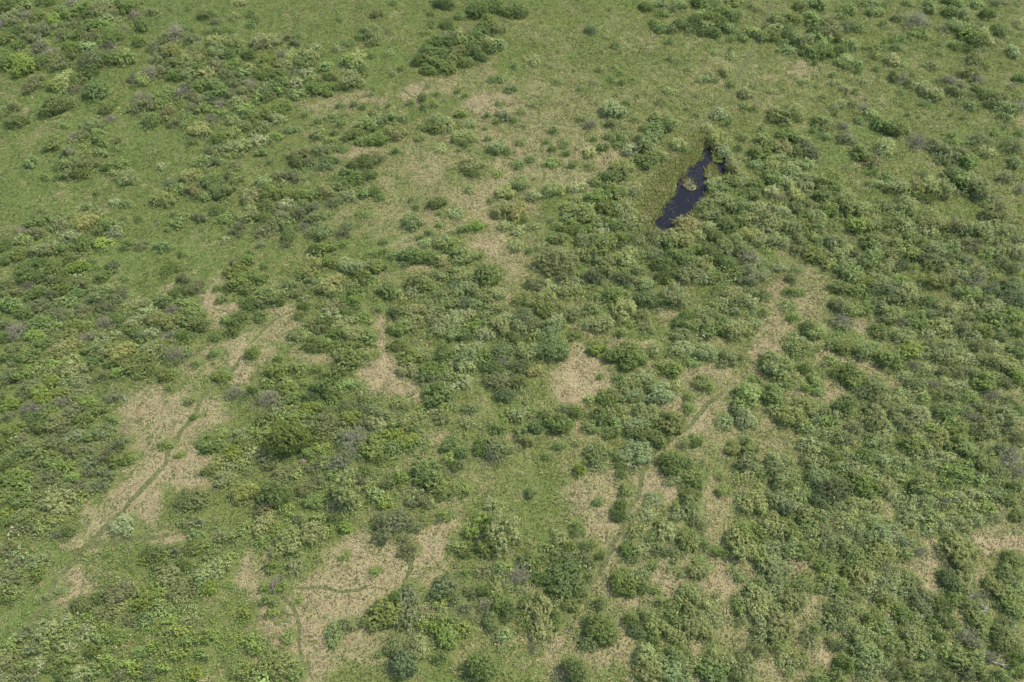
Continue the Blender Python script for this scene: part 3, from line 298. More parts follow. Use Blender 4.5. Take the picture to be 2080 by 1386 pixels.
3 3 850 870 150 150 gl|light green bush in the near side scrub|the light near bush
3 3 840 1180 190 200 w|big pale bush in the near side scrub|the big near pale bush
3 3 660 1260 80 80 gl|small lime bush over a black shadow in near straw|the small shadowed bush
'''
# dry straw patches (photo pixels: x y rx ry strength)
STRAW = '''400 740 60 40 .6;340 840 100 60 .8;300 900 60 60 .7;360 950 70 45 .95;280 1010 60 50 .85;220 1060 50 40 .7;180 1110 50 22 .7;160 1200 45 40 .85;130 1240 40 25 .5;360 1085 60 14 .8;330 1060 40 20 .5
440 610 30 45 .9;460 640 40 25 .95;490 740 32 50 1;480 690 25 40 .8;530 690 35 30 .6;590 635 25 25 .75;570 660 50 30 .7;440 715 40 30 .7;350 815 70 30 .6;230 790 40 25 .4
780 700 20 60 .9;770 770 60 48 .95;830 800 40 30 .8;650 730 40 20 .75;620 715 30 14 .7;540 720 25 30 .7;800 650 30 20 .5;940 755 40 12 .8;880 720 25 20 .6
1190 750 58 60 1;1170 800 40 40 1;1220 710 30 20 .85;1290 690 50 14 .9;1430 755 60 22 .85;1390 800 40 30 .7;1410 850 60 40 .85;1370 865 30 30 .8;1340 990 50 45 .9;1260 970 60 60 .75;1190 990 60 60 .75;1220 1060 70 60 .75;1262 1100 18 45 1;1300 1020 50 40 .7;1340 1180 90 50 .9;1440 1190 80 34 .95;1380 1130 70 50 .85;1290 1310 60 50 .85;1390 1280 40 30 .7;1200 1340 60 30 .75;1180 1270 30 30 .5;1240 1230 50 40 .6;1480 1110 30 50 .6;1160 900 30 40 .6;1130 860 30 20 .6;1170 830 30 15 .9;1440 1050 40 30 .6;1360 1080 40 40 .7;1330 930 20 30 .6;1350 890 20 20 .8
760 1150 120 70 .85;700 1230 120 70 .9;630 1300 80 80 .85;860 1110 60 40 1;900 1080 40 20 .95;760 1310 100 50 .65;560 1220 50 60 .85;520 1150 40 40 .75;560 1320 50 40 .95;900 1250 60 30 .55;960 1330 60 40 .5;1100 1300 40 26 .85;1140 1325 40 20 .6;880 1160 50 40 .7;940 1170 40 30 .5;1010 1130 25 20 .7;920 1000 60 50 .5;830 1010 40 40 .5;880 930 60 30 .5;900 900 30 20 .7;490 1290 40 30 .4;400 1310 60 40 .3;1000 980 80 60 .4;1140 960 40 40 .55;1060 940 30 30 .4
835 182 40 22 .85;990 218 50 36 .85;720 205 70 22 .65;720 312 60 18 .75;960 262 60 28 .6;1010 160 40 18 .55;1180 262 110 28 .55;1250 322 60 36 .75;1120 340 80 38 .65;1190 355 60 30 .7;790 320 60 24 .5;660 225 70 18 .55;900 300 50 30 .5;1060 300 60 30 .5;1300 270 30 20 .5;1180 300 40 20 .7;1330 200 60 30 .4;1030 355 60 20 .6
850 440 100 60 .5;1000 480 60 60 .65;1050 520 50 50 .65;985 492 40 18 .95;820 500 60 26 .6;900 380 90 60 .45;1090 450 40 40 .5;1010 600 24 30 .8;1200 655 50 20 .7;1130 560 50 30 .5;780 560 50 20 .5;850 540 40 14 .8;900 510 60 20 .5;960 400 60 40 .4;720 340 60 20 .5
1330 360 30 60 .5;1310 440 24 16 .9;1290 400 30 30 .5;1345 500 20 50 .6;1600 610 60 50 .75;1560 660 30 50 .75;1540 715 28 40 .85;1640 580 40 40 .6;1690 742 65 16 .85;1750 738 30 14 .9;1752 667 22 14 .9;1500 760 40 20 .6;1600 700 50 30 .6;1640 660 50 40 .6;1700 520 40 14 .4;1480 640 30 30 .5;1450 690 30 20 .6;1600 800 50 30 .6;1570 890 30 20 .5;1350 640 30 14 .6
1620 1150 50 30 .85;1700 1220 80 40 .65;1810 1240 40 20 .85;1885 1180 36 60 .85;1900 1120 34 22 .95;2035 1098 60 26 1;2070 1110 40 20 1;1990 1140 30 30 .7;1995 1190 30 30 .8;1650 1310 50 60 .95;1600 1345 40 30 .6;1900 1290 40 30 .7;1960 1235 40 30 .75;2010 1345 40 30 .6;1990 1270 50 40 .6;1740 1150 30 20 .5;1560 1220 40 30 .7;1520 1240 40 30 .6;1830 1150 50 14 .7;1860 1300 30 60 .5;1720 1300 30 20 .5
1632 140 26 26 .7;1480 160 90 50 .45;1390 170 60 40 .45;1560 200 60 40 .45;1740 180 50 30 .35;1870 130 60 40 .25;1650 160 60 40 .4;1850 220 60 30 .3;1970 350 60 30 .25;1760 300 40 20 .3;2060 170 30 30 .4;1980 590 60 20 .5;1950 520 30 14 .6;2070 670 14 8 .9;1990 890 30 12 .6;2050 235 30 14 .6;1900 300 30 20 .4;1760 470 40 14 .4
210 195 0 0 0;250 170 20 10 .3;60 300 60 24 .35;130 400 70 20 .4;190 430 60 12 .5;330 590 20 12 .7;215 570 40 30 .5;280 610 30 16 .4;160 545 30 20 .4;600 480 50 30 .35;120 300 50 20 .3'''
# lush, short bright green turf
LUSH = '''300 270 90 55 .8;60 370 130 60 .7;90 250 120 40 .5;600 110 110 60 .5;250 330 120 50 .6;30 1290 60 60 1;80 1230 60 40 .9;120 1170 50 45 .9;170 1100 50 40 .6;220 1020 40 50 .6;270 960 30 40 .5;640 300 30 20 .3;450 100 90 70 .4;1080 1010 70 70 .5;300 1120 70 30 .4;1340 130 70 30 .5;1210 40 30 60 .5;1970 440 60 14 .9;2040 700 50 14 .8;1890 680 40 20 .5;1780 830 24 40 .8;1800 920 30 60 .6;1840 970 30 40 .7;1950 1000 50 50 .6;1650 990 30 40 .6;1500 470 40 40 .4;1590 500 60 24 .5;420 460 120 50 .35;330 500 60 80 .3;560 500 70 20 .4;1850 220 40 30 .4;1390 480 40 20 .3;200 210 100 30 .4;330 40 80 60 .5;1500 1060 20 30 .4;460 60 80 40 .4;140 20 30 24 .6'''
TRAILS = '''.9|30 1300;70 1250;130 1165;190 1100;240 1045;290 990;345 912;385 855;415 812;440 785;470 745;490 715
.5|490 715;520 690;560 655;600 625
.9|120 1130;180 1115;260 1095;310 1088;380 1076
.6|650 1386;625 1350;605 1300;598 1260;590 1232;565 1205;545 1190
.5|575 1195;640 1192;700 1196;750 1190;800 1195
.8|810 1195;822 1168;838 1140;850 1095
.45|797 1130;806 1150;812 1172
.55|1080 1298;1120 1285
.8|1120 1285;1160 1245;1205 1178;1232 1140;1252 1105;1265 1060;1285 1015;1310 960;1330 915;1365 885;1400 860;1450 818;1480 790
.95|1572 0;1548 60;1525 100;1500 150;1482 188;1442 232;1425 250;1385 272;1360 280
.65|800 165;830 195;870 215;920 240;960 247;1020 252;1120 253;1200 256;1240 262
.65|935 265;975 292;1010 315;1060 330;1095 352
.75|1122 262;1118 300;1112 330;1106 372
.45|1382 760;1378 800;1388 840;1392 860
.6|1985 1095;2020 1118;2050 1138;2080 1160
.5|1466 1045;1468 1080;1475 1110
.5|425 620;450 630;475 645
.5|640 725;660 735;690 750'''

# ---------------------------------------------------------------- geometry of the survey
rng = np.random.default_rng(7)
FPX = 2080 * cam.lens / cam.sensor_width
SP, CP = math.sin(math.radians(PITCH)), math.cos(math.radians(PITCH))

def to_ground(px, py, z=0.0):
    """Survey pixel -> point at height z (arrays welcome)."""
    px, py = np.asarray(px, float), np.asarray(py, float)
    u, v = (px - 1040) / FPX, (693 - py) / FPX
    dy, dz = CP + v * SP, -SP + v * CP
    t = (z - CAM_H) / dz
    return u * t, dy * t

def to_survey(x, y, z=0.0):
    depth = y * CP - (z - CAM_H) * SP
    up = y * SP + (z - CAM_H) * CP
    depth = np.maximum(depth, 1.0)
    return 1040 + FPX * x / depth, 693 - FPX * up / depth, depth

def _hash(ix, iy, seed):
    h = (ix.astype(np.int64) * 374761393 + iy.astype(np.int64) * 668265263 + seed * 974711) & 0x7fffffff
    h = ((h ^ (h >> 13)) * 1274126177) & 0x7fffffff
    return ((h ^ (h >> 16)) & 0xffff) / 65535.0

def noise(x, y, scale, seed=0, octaves=3):
    """Value noise 0..1."""
    out, amp, tot = 0.0, 1.0, 0.0
    for o in range(octaves):
        X, Y = x / scale, y / scale
        ix, iy = np.floor(X), np.floor(Y)
        fx, fy = X - ix, Y - iy
        fx, fy = fx * fx * (3 - 2 * fx), fy * fy * (3 - 2 * fy)
        s = seed * 31 + o
        a, b = _hash(ix, iy, s), _hash(ix + 1, iy, s)
        c, d = _hash(ix, iy + 1, s), _hash(ix + 1, iy + 1, s)
        out = out + amp * ((a * (1 - fx) + b * fx) * (1 - fy) + (c * (1 - fx) + d * fx) * fy)
        tot += amp
        amp *= 0.55
        scale *= 0.47
    return out / tot

def smooth(e0, e1, x):
    t = np.clip((x - e0) / (e1 - e0), 0, 1)
    return t * t * (3 - 2 * t)

def parse_blobs(text):
    out = []
    for it in text.replace('\n', ';').split(';'):
        v = [float(s) for s in it.split()]
        if len(v) == 5 and v[2] > 0:
            out.append(v)
    return out

def blob_field(px, py, blobs):
    f = np.zeros_like(px)
    for x, y, rx, ry, s in blobs:
        near = (np.abs(px - x) < 1.6 * rx) & (np.abs(py - y) < 1.6 * ry)
        if near.any():
            d = np.sqrt(((px[near] - x) / rx) ** 2 + ((py[near] - y) / ry) ** 2) / 1.08
            f[near] = np.maximum(f[near], s * (1 - smooth(0.55, 1.5, d)))
    return f

STRAW_B, LUSH_B = parse_blobs(STRAW), parse_blobs(LUSH)

# the shrubs: (px, py, w, h, kind letters, label, ref, tree flag)
COLOUR_OF = {'w': (0.242, 0.272, 0.118), 'y': (0.235, 0.252, 0.104), 'g': (0.176, 0.226, 0.072), 'l': (0.188, 0.245, 0.060),
             'd': (0.136, 0.182, 0.056), 'b': (0.145, 0.182, 0.080), 'm': (0.184, 0.208, 0.098), 'x': (0.190, 0.185, 0.125)}
PLANTS = []
tile = (0, 0)
for line in SURVEY.strip().split('\n'):
    if line.startswith('T '):
        tile = tuple(int(s) for s in line.split()[1:])
        continue
    for it in line.split(';'):
        v = it.split()
        if len(v) == 3:
            v = v[:2] + ['115', '85'] + v[2:]
        if len(v) != 5:
            continue
        x, y, w, h = (float(s) for s in v[:4])
        PLANTS.append([tile[0] * 520 + x / 4, (0, 347, 694, 1039)[tile[1]] + y / 4, w / 4, h / 4, v[4], None, None, False])
for line in MARKED.strip().split('\n'):
    a, lab, ref = line.split('|')
    v = a.split()
    x, y, w, h = (float(s) for s in v[2:6])
    k = v[6]
    PLANTS.append([int(v[0]) * 520 + x / 4, (0, 347, 694, 1039)[int(v[1])] + y / 4, w / 4, h / 4, k.replace('T', ''), lab, ref, 'T' in k])

def plant_geometry(p):
    """World base, plan width, plan depth and height of one surveyed plant."""
    px, py, w, h, k = p[:5]
    gx, gy = to_ground(px, py)
    dist = math.sqrt(float(gx) ** 2 + float(gy) ** 2 + CAM_H ** 2)
    depth = float(to_survey(gx, gy)[2])
    m = depth / FPX
    W, Hh = w * m, h * m
    el = math.asin(CAM_H / dist)
    H = min(0.48 * min(W, 1.25 * Hh) + 0.2, 4.0)
    if p[7]:
        H = 0.85 * W
    if k[0] == 'x':
        H *= 0.95
    if W < 1.4:
        H = 0.8 * W + 0.15
    D = (Hh - 0.62 * H * math.cos(el)) / math.sin(el)
    D = min(max(D, 0.72 * W), 1.7 * W)
    cx, cy = to_ground(px, py, 0.42 * H)
    return float(cx), float(cy), W, D, H

GEO = [plant_geometry(p) for p in PLANTS]
_xy = np.array([(g[0], g[1]) for g in GEO])
_near = np.array([((_xy - q) ** 2).sum(1) for q in _xy]) < 25.0
CROWD = np.clip((_near.sum(1) - 4) / 6.0, 0, 1)
GEO = [(g[0], g[1], g[2] * (1 + 0.04 * k), g[3] * (1 + 0.06 * k), g[4]) if p[5] is None else g for g, k, p in zip(GEO, CROWD, PLANTS)]

# trails and pond outline, in world metres
TRAIL_L = []
for line in TRAILS.strip().split('\n'):
    wd, pts = line.split('|')
    P = np.array([[float(s) for s in q.split()] for q in pts.split(';')])
    gx, gy = to_ground(P[:, 0], P[:, 1])
    pts = np.stack([gx, gy], 1)
    seg = np.linalg.norm(np.diff(pts, axis=0), axis=1)
    s = np.concatenate([[0], np.cumsum(seg)])
    n = max(int(s[-1] / 0.35), 3)
    t = np.linspace(0, s[-1], n)
    fine = np.stack([np.interp(t, s, pts[:, 0]), np.interp(t, s, pts[:, 1])], 1)
    for _ in range(12):
        fine[1:-1] = 0.5 * fine[1:-1] + 0.25 * (fine[:-2] + fine[2:])
    wob = 1.2 * (noise(fine[:, 0], fine[:, 1], 5.0, 5) - 0.5) + 0.7 * (noise(fine[:, 0], fine[:, 1], 1.6, 6, 2) - 0.5)
    nrm = np.gradient(fine, axis=0)
    nrm = np.stack([-nrm[:, 1], nrm[:, 0]], 1) / (np.linalg.norm(nrm, axis=1)[:, None] + 1e-9)
    fine = fine + nrm * wob[:, None]
    TRAIL_L.append((float(wd), fine, nrm))

def trail_distance(x, y):
    """Distance to the nearest trail minus its half width (capped at 3 m), via a 0.2 m raster."""
    return TR_RASTER[np.clip(((y - TR_Y0) / 0.2).astype(int), 0, TR_RASTER.shape[0] - 1),
                     np.clip(((x - TR_X0) / 0.2).astype(int), 0, TR_RASTER.shape[1] - 1)]

TR_X0, TR_Y0 = -110.0, 0.0
TR_RASTER = np.full((750, 1100), 3.0)
for wd, fine, _n in TRAIL_L:
    for x, y in fine:
        i0, j0 = int((y - TR_Y0) / 0.2), int((x - TR_X0) / 0.2)
        a, b, c, d = max(i0 - 12, 0), min(i0 + 13, 750), max(j0 - 12, 0), min(j0 + 13, 1100)
        if a >= b or c >= d:
            continue
        yy, xx = np.mgrid[a:b, c:d]
        dd = np.hypot(xx * 0.2 + TR_X0 + 0.1 - x, yy * 0.2 + TR_Y0 + 0.1 - y) - wd / 2
        TR_RASTER[a:b, c:d] = np.minimum(TR_RASTER[a:b, c:d], dd)

PZ = [(985, 450), (1045, 440), (1110, 452), (1090, 500), (1150, 530), (1230, 545), (1228, 595), (1185, 640), (1215, 690), (1150, 760), (1080, 830), (1060, 900), (1020, 980), (940, 1050),
      (890, 1120), (810, 1180), (720, 1250), (640, 1250), (560, 1140), (640, 1050), (685, 950), (750, 900), (775, 760), (810, 695), (895, 620), (955, 560)]
PZ = np.array([to_ground(1240 + a / 5.2, 220 + b / 5.2) for a, b in PZ])

def inside_poly(x, y, P):
    ins = np.zeros(x.shape, bool)
    j = len(P) - 1
    for i in range(len(P)):
        xi, yi, xj, yj = P[i, 0], P[i, 1], P[j, 0], P[j, 1]
        ins ^= ((yi > y) != (yj > y)) & (x < (xj - xi) * (y - yi) / (yj - yi + 1e-12) + xi)
        j = i
    return ins

def poly_dist(x, y, P):
    d = np.full(x.shape, 1e9)
    for i in range(len(P)):
        a, b = P[i], P[(i + 1) % len(P)]
        ab = b - a
        t = np.clip(((x - a[0]) * ab[0] + (y - a[1]) * ab[1]) / (ab @ ab), 0, 1)
        d = np.minimum(d, np.hypot(x - a[0] - t * ab[0], y - a[1] - t * ab[1]))
    return np.where(inside_poly(x, y, P), -d, d)

PC = PZ.mean(0)
PZ = PC + np.array([-0.45, 0]) + (PZ - PC) * np.array([1.27, 1.14])
def pond_dist(x, y):
    d = np.full(x.shape, 50.0)
    near = (np.abs(x - PC[0]) < 22) & (np.abs(y - PC[1]) < 22)
    if near.any():
        d[near] = poly_dist(x[near], y[near], PZ) + 0.9 * (noise(x[near], y[near], 1.5, 17, 3) - 0.5)
    return d

def ground_z(x, y, pd=None):
    z = 0.30 * (noise(x, y, 9.0, 3, 2) - 0.5) + 0.16 * (noise(x, y, 1.3, 4, 2) - 0.5)
    pd = pond_dist(x, y) if pd is None else pd
    return z * smooth(-0.5, 3.0, pd) - 0.75 * (1 - smooth(-1.2, 0.35, pd))

# how much of the ground is under shrubs (raster, 0.5 m)
SH_X0, SH_Y0, SH_C = -130.0, -10.0, 0.5
SHR = np.zeros((400, 520))
for p, (gx, gy, W, D, H) in zip(PLANTS, GEO):
    r = max(W, D) / 2 + 1.0
    a, b = int((gy - r - SH_Y0) / SH_C), int((gy + r - SH_Y0) / SH_C) + 2
    c, d = int((gx - r - SH_X0) / SH_C), int((gx + r - SH_X0) / SH_C) + 2
    a, b, c, d = max(a, 0), min(b, 400), max(c, 0), min(d, 520)
    if a >= b or c >= d:
        continue
    yy, xx = np.mgrid[a:b, c:d]
    q = np.hypot((xx * SH_C + SH_X0 - gx) / (W / 2 + 0.35), (yy * SH_C + SH_Y0 - gy) / (D / 2 + 0.35))
    SHR[a:b, c:d] = np.maximum(SHR[a:b, c:d], 1 - smooth(0.75, 1.1, q))

def blur(A, n):
    for _ in range(n):
        for ax in (0, 1):
            A = (np.roll(A, 1, ax) + A + np.roll(A, -1, ax)) / 3
    return A
SHR_WIDE = blur(SHR, 14)
def raster(A, x, y):
    return A[np.clip(((y - SH_Y0) / SH_C).astype(int), 0, A.shape[0] - 1), np.clip(((x - SH_X0) / SH_C).astype(int), 0, A.shape[1] - 1)]

def cover(x, y):
    """straw 0..1, lush 0..1, under-shrub 0..1 at world points."""
    px, py, _ = to_survey(x, y)
    # warp so patch edges are ragged
    wx = (noise(x, y, 5.0, 11) - 0.5) * 70 + (noise(x, y, 1.4, 12, 2) - 0.5) * 26
    wy = (noise(x, y, 5.0, 13) - 0.5) * 60 + (noise(x, y, 1.4, 14, 2) - 0.5) * 22
    st = blob_field(px + wx, py + wy, STRAW_B)
    lu = np.maximum(blob_field(px + wx, py + wy, LUSH_B), 0.75 * smooth(0.54, 0.72, noise(x, y, 8.0, 16)))
    out = (px < -60) | (px > 2140) | (py < -30) | (py > 1420)
    st = np.where(out, 0.35 * noise(x, y, 14, 21), st)
    # thin dry litter shows everywhere, more of it in the middle and towards the right
    base = 0.08 + 0.20 * smooth(350, 900, px) + 0.10 * smooth(150, 700, py) + 0.36 * np.exp(-(((px - 1000) / 330) ** 2 + ((py - 330) / 190) ** 2)) + 0.24 * smooth(1050, 1250, px) * smooth(560, 800, py) - 0.05 * smooth(1500, 2000, px) + 0.40 * (noise(x, y, 5, 15) - 0.5)
    st = np.clip(np.maximum(st, base * (1 - 0.9 * lu)), 0, 1)
    sh = raster(SHR, x, y)
    wide = raster(SHR_WIDE, x, y)
    lu = np.clip(np.maximum(lu, 0.9 * smooth(0.62, 0.95, wide) ), 0, 1)
    return st * (1 - 0.55 * sh), lu, sh, px, py

# ---------------------------------------------------------------- scene helpers
COLL = scene.collection

def mesh_np(name, verts, faces, mats, face_attr=None, face_var=None, smooth_shade=False, mat_index=None):
    """verts n x 3, faces m x k (k = 3 or 4) -> mesh, with optional per-face colour 'Col' and scalar 'var'."""
    me = bpy.data.meshes.new(name)
    verts = np.ascontiguousarray(verts, np.float32)
    faces = np.ascontiguousarray(faces, np.int32)
    m, k = faces.shape
    me.vertices.add(len(verts))
    me.vertices.foreach_set('co', verts.ravel())
    me.loops.add(m * k)
    me.loops.foreach_set('vertex_index', faces.ravel())
    me.polygons.add(m)
    me.polygons.foreach_set('loop_start', np.arange(0, m * k, k, dtype=np.int32))
    if smooth_shade:
        me.polygons.foreach_set('use_smooth', np.ones(m, bool))
    else:
        me.polygons.foreach_set('use_smooth', np.zeros(m, bool))
    for mt in (mats if isinstance(mats, (list, tuple)) else [mats]):
        me.materials.append(mt)
    if mat_index is not None:
        me.polygons.foreach_set('material_index', np.ascontiguousarray(mat_index, np.int32))
    if face_attr is not None:
        a = me.attributes.new('Col', 'FLOAT_COLOR', 'FACE')
        c = np.ones((m, 4), np.float32)
        c[:, :3] = face_attr
        a.data.foreach_set('color', c.ravel())
    if face_var is not None:
        a = me.attributes.new('var', 'FLOAT', 'FACE')
        a.data.foreach_set('value', np.ascontiguousarray(face_var, np.float32))
    me.update(calc_edges=True)
    return me

def link(name, data, parent=None):
    o = bpy.data.objects.new(name, data)
    COLL.objects.link(o)
    if parent is not None:
        o.parent = parent
    return o

def tag(o, label, cat, group=None):
    o['label'], o['category'] = label, cat
    if group:
        o['group'] = group
    return o

def new_mat(name):
    m = bpy.data.materials.new(name)
    m.use_nodes = True
    nt = m.node_tree
    nt.nodes.clear()
    out = nt.nodes.new('ShaderNodeOutputMaterial')
    return m, nt, out

def N(nt, typ, **kw):
    n = nt.nodes.new(typ)
    for k, v in kw.items():
        setattr(n, k, v)
    return n

def leaf_material(name, instanced, gloss=0.32, trans=0.48):
    """Leaves: base colour from the object's colour (or the mesh's), varied leaf by leaf; diffuse + sheen + light coming through."""
    m, nt, out = new_mat(name)
    L = nt.links.new
    if instanced:
        src = N(nt, 'ShaderNodeObjectInfo').outputs['Color']
        va = N(nt, 'ShaderNodeAttribute', attribute_name='var')
        ramp = N(nt, 'ShaderNodeMapRange')
        ramp.inputs['To Min'].default_value = 0.55
        ramp.inputs['To Max'].default_value = 1.45
        L(va.outputs['Fac'], ramp.inputs['Value'])
        mul = N(nt, 'ShaderNodeVectorMath', operation='SCALE')
        L(src, mul.inputs[0])
        L(ramp.outputs[0], mul.inputs['Scale'])
        col = mul.outputs[0]
        # some leaves are more yellow, some more blue
        hs = N(nt, 'ShaderNodeHueSaturation')
        hr = N(nt, 'ShaderNodeMapRange')
        hr.inputs['To Min'].default_value = 0.504
        hr.inputs['To Max'].default_value = 0.484
        fr = N(nt, 'ShaderNodeMath', operation='FRACT')
        ml = N(nt, 'ShaderNodeMath', operation='MULTIPLY')
        ml.inputs[1].default_value = 7.13
        L(va.outputs['Fac'], ml.inputs[0])
        L(ml.outputs[0], fr.inputs[0])
        L(fr.outputs[0], hr.inputs['Value'])
        L(hr.outputs[0], hs.inputs['Hue'])
        L(col, hs.inputs['Color'])
        col = hs.outputs[0]
    else:
        col = N(nt, 'ShaderNodeAttribute', attribute_name='Col').outputs['Color']
    bs = N(nt, 'ShaderNodeBsdfPrincipled')
    bs.inputs['Roughness'].default_value = 0.62
    bs.inputs['Specular IOR Level'].default_value = gloss
    L(col, bs.inputs['Base Color'])
    tr = N(nt, 'ShaderNodeBsdfTranslucent')
    yel = N(nt, 'ShaderNodeMix', data_type='RGBA', blend_type='MULTIPLY')
    yel.inputs[0].default_value = 1.0
    yel.inputs[7].default_value = (1.35, 1.45, 0.6, 1)
    L(col, yel.inputs[6])
    L(yel.outputs[2], tr.inputs['Color'])
    mx = N(nt, 'ShaderNodeMixShader')
    mx.inputs[0].default_value = trans
    L(bs.outputs[0], mx.inputs[1])
    L(tr.outputs[0], mx.inputs[2])
    L(mx.outputs[0], out.inputs[0])
    return m

def bark_material(name, c0, c1):
    m, nt, out = new_mat(name)
    L = nt.links.new
    tc = N(nt, 'ShaderNodeTexCoord')
    nz = N(nt, 'ShaderNodeTexNoise')
    nz.inputs['Scale'].default_value = 14
    L(tc.outputs['Object'], nz.inputs['Vector'])
    cr = N(nt, 'ShaderNodeValToRGB')
    cr.color_ramp.elements[0].color = (*c0, 1)
    cr.color_ramp.elements[0].position = 0.35
    cr.color_ramp.elements[1].color = (*c1, 1)
    cr.color_ramp.elements[1].position = 0.7
    L(nz.outputs['Fac'], cr.inputs[0])
    bs = N(nt, 'ShaderNodeBsdfPrincipled')
    bs.inputs['Roughness'].default_value = 0.85
    L(cr.outputs[0], bs.inputs['Base Color'])
    L(bs.outputs[0], out.inputs[0])
    return m

M_LEAF = leaf_material('shrub_leaves', True)
M_HERB = leaf_material('herb_leaves', False, 0.25, 0.25)
M_GRASS = leaf_material('grass_blades', False, 0.15, 0.3)
M_STEM = bark_material('stem_bark', (0.10, 0.085, 0.07), (0.22, 0.19, 0.165))
M_TWIG = bark_material('bare_twigs', (0.20, 0.170, 0.135), (0.34, 0.295, 0.245))

# ---------------------------------------------------------------- ground
def ground_material():
    m, nt, out = new_mat('meadow_ground')
    L = nt.links.new
    at = N(nt, 'ShaderNodeAttribute', attribute_name='cover')
    sep = N(nt, 'ShaderNodeSeparateColor')
    L(at.outputs['Color'], sep.inputs[0])
    geo = N(nt, 'ShaderNodeNewGeometry')
    def nz(scale, detail=4, rough=0.6):
        n = N(nt, 'ShaderNodeTexNoise')
        n.inputs['Scale'].default_value = scale
        n.inputs['Detail'].default_value = detail
        n.inputs['Roughness'].default_value = rough
        L(geo.outputs['Position'], n.inputs['Vector'])
        return n.outputs['Fac']
    def ramp(fac, stops):
        r = N(nt, 'ShaderNodeValToRGB')
        e = r.color_ramp.elements
        e[0].position, e[0].color = stops[0][0], (*stops[0][1], 1)
        e[1].position, e[1].color = stops[-1][0], (*stops[-1][1], 1)
        for p, c in stops[1:-1]:
            q = e.new(p)
            q.color = (*c, 1)
        L(fac, r.inputs[0])
        return r.outputs[0]
    def mix(f, a, b):
        x = N(nt, 'ShaderNodeMix', data_type='RGBA')
        if isinstance(f, float):
            x.inputs[0].default_value = f
        else:
            L(f, x.inputs[0])
        L(a, x.inputs[6])
        L(b, x.inputs[7])
        return x.outputs[2]
    fine = nz(5.5, 5, 0.7)
    green = ramp(fine, [(0.30, (0.066, 0.084, 0.024)), (0.5, (0.092, 0.112, 0.032)), (0.72, (0.12, 0.135, 0.046))])
    lush = ramp(fine, [(0.30, (0.052, 0.074, 0.020)), (0.55, (0.090, 0.120, 0.034)), (0.75, (0.125, 0.15, 0.048))])
    straw = ramp(nz(7.5, 6, 0.75), [(0.28, (0.085, 0.066, 0.036)), (0.45, (0.19, 0.155, 0.088)), (0.62, (0.28, 0.23, 0.14)), (0.8, (0.36, 0.30, 0.20))])
    soil = ramp(fine, [(0.3, (0.066, 0.080, 0.028)), (0.7, (0.12, 0.14, 0.050))])
    c = mix(sep.outputs[1], green, lush)
    # straw breaks up along its own noise
    add = N(nt, 'ShaderNodeMath', operation='MULTIPLY_ADD')
    L(nz(1.9, 5, 0.7), add.inputs[0])
    add.inputs[1].default_value = 1.1
    add.inputs[2].default_value = -0.55
    s2 = N(nt, 'ShaderNodeMath', operation='ADD', use_clamp=True)
    L(add.outputs[0], s2.inputs[0])
    L(sep.outputs[0], s2.inputs[1])
    st = N(nt, 'ShaderNodeMapRange', interpolation_type='SMOOTHSTEP')
    st.inputs['From Min'].default_value = 0.25
    st.inputs['From Max'].default_value = 1.0
    st.inputs['To Max'].default_value = 0.85
    L(s2.outputs[0], st.inputs['Value'])
    c = mix(st.outputs[0], c, straw)
    c = mix(sep.outputs[2], c, soil)  # ground painted for under-shrub shade and the soaked rim
    bs = N(nt, 'ShaderNodeBsdfPrincipled')
    bs.inputs['Roughness'].default_value = 0.95
    bs.inputs['Specular IOR Level'].default_value = 0.1
    L(c, bs.inputs['Base Color'])
    bp = N(nt, 'ShaderNodeBump')
    bp.inputs['Strength'].default_value = 0.6
    bp.inputs['Distance'].default_value = 0.12
    L(nz(6, 5, 0.7), bp.inputs['Height'])
    L(bp.outputs[0], bs.inputs['Normal'])
    L(bs.outputs[0], out.inputs[0])
    return m

def build_ground():
    inner_x, inner_y = np.arange(-118, 118.01, 0.42), np.arange(-8, 150.01, 0.42)
    ext = np.array([3, 8, 18, 40, 90, 200, 450, 900, 1800.0])
    gx = np.concatenate([inner_x[0] - ext[::-1], inner_x, inner_x[-1] + ext])
    gy = np.concatenate([inner_y[0] - ext[::-1], inner_y, inner_y[-1] + ext])
    X, Y = np.meshgrid(gx, gy)
    x, y = X.ravel(), Y.ravel()
    pd = pond_dist(x, y)
    z = ground_z(x, y, pd)
    st, lu, sh, px, py = cover(x, y)
    shade_wet = np.maximum(sh * 0.75, 1 - smooth(-0.3, 0.7, pd))  # under-shrub shade put into the ground colour, plus the soaked pond rim
    ny, nx = X.shape
    i = (np.arange(ny - 1)[:, None] * nx + np.arange(nx - 1)[None, :]).ravel()
    F = np.stack([i, i + 1, i + nx + 1, i + nx], 1)
    me = mesh_np('ground', np.stack([x, y, z], 1), F, ground_material(), smooth_shade=True)
    a = me.attributes.new('cover', 'FLOAT_COLOR', 'POINT')
    c = np.ones((len(x), 4), np.float32)
    c[:, 0], c[:, 1], c[:, 2] = st, lu, shade_wet
    a.data.foreach_set('color', c.ravel())
    o = link('ground', me)
    o['kind'] = 'structure'

build_ground()

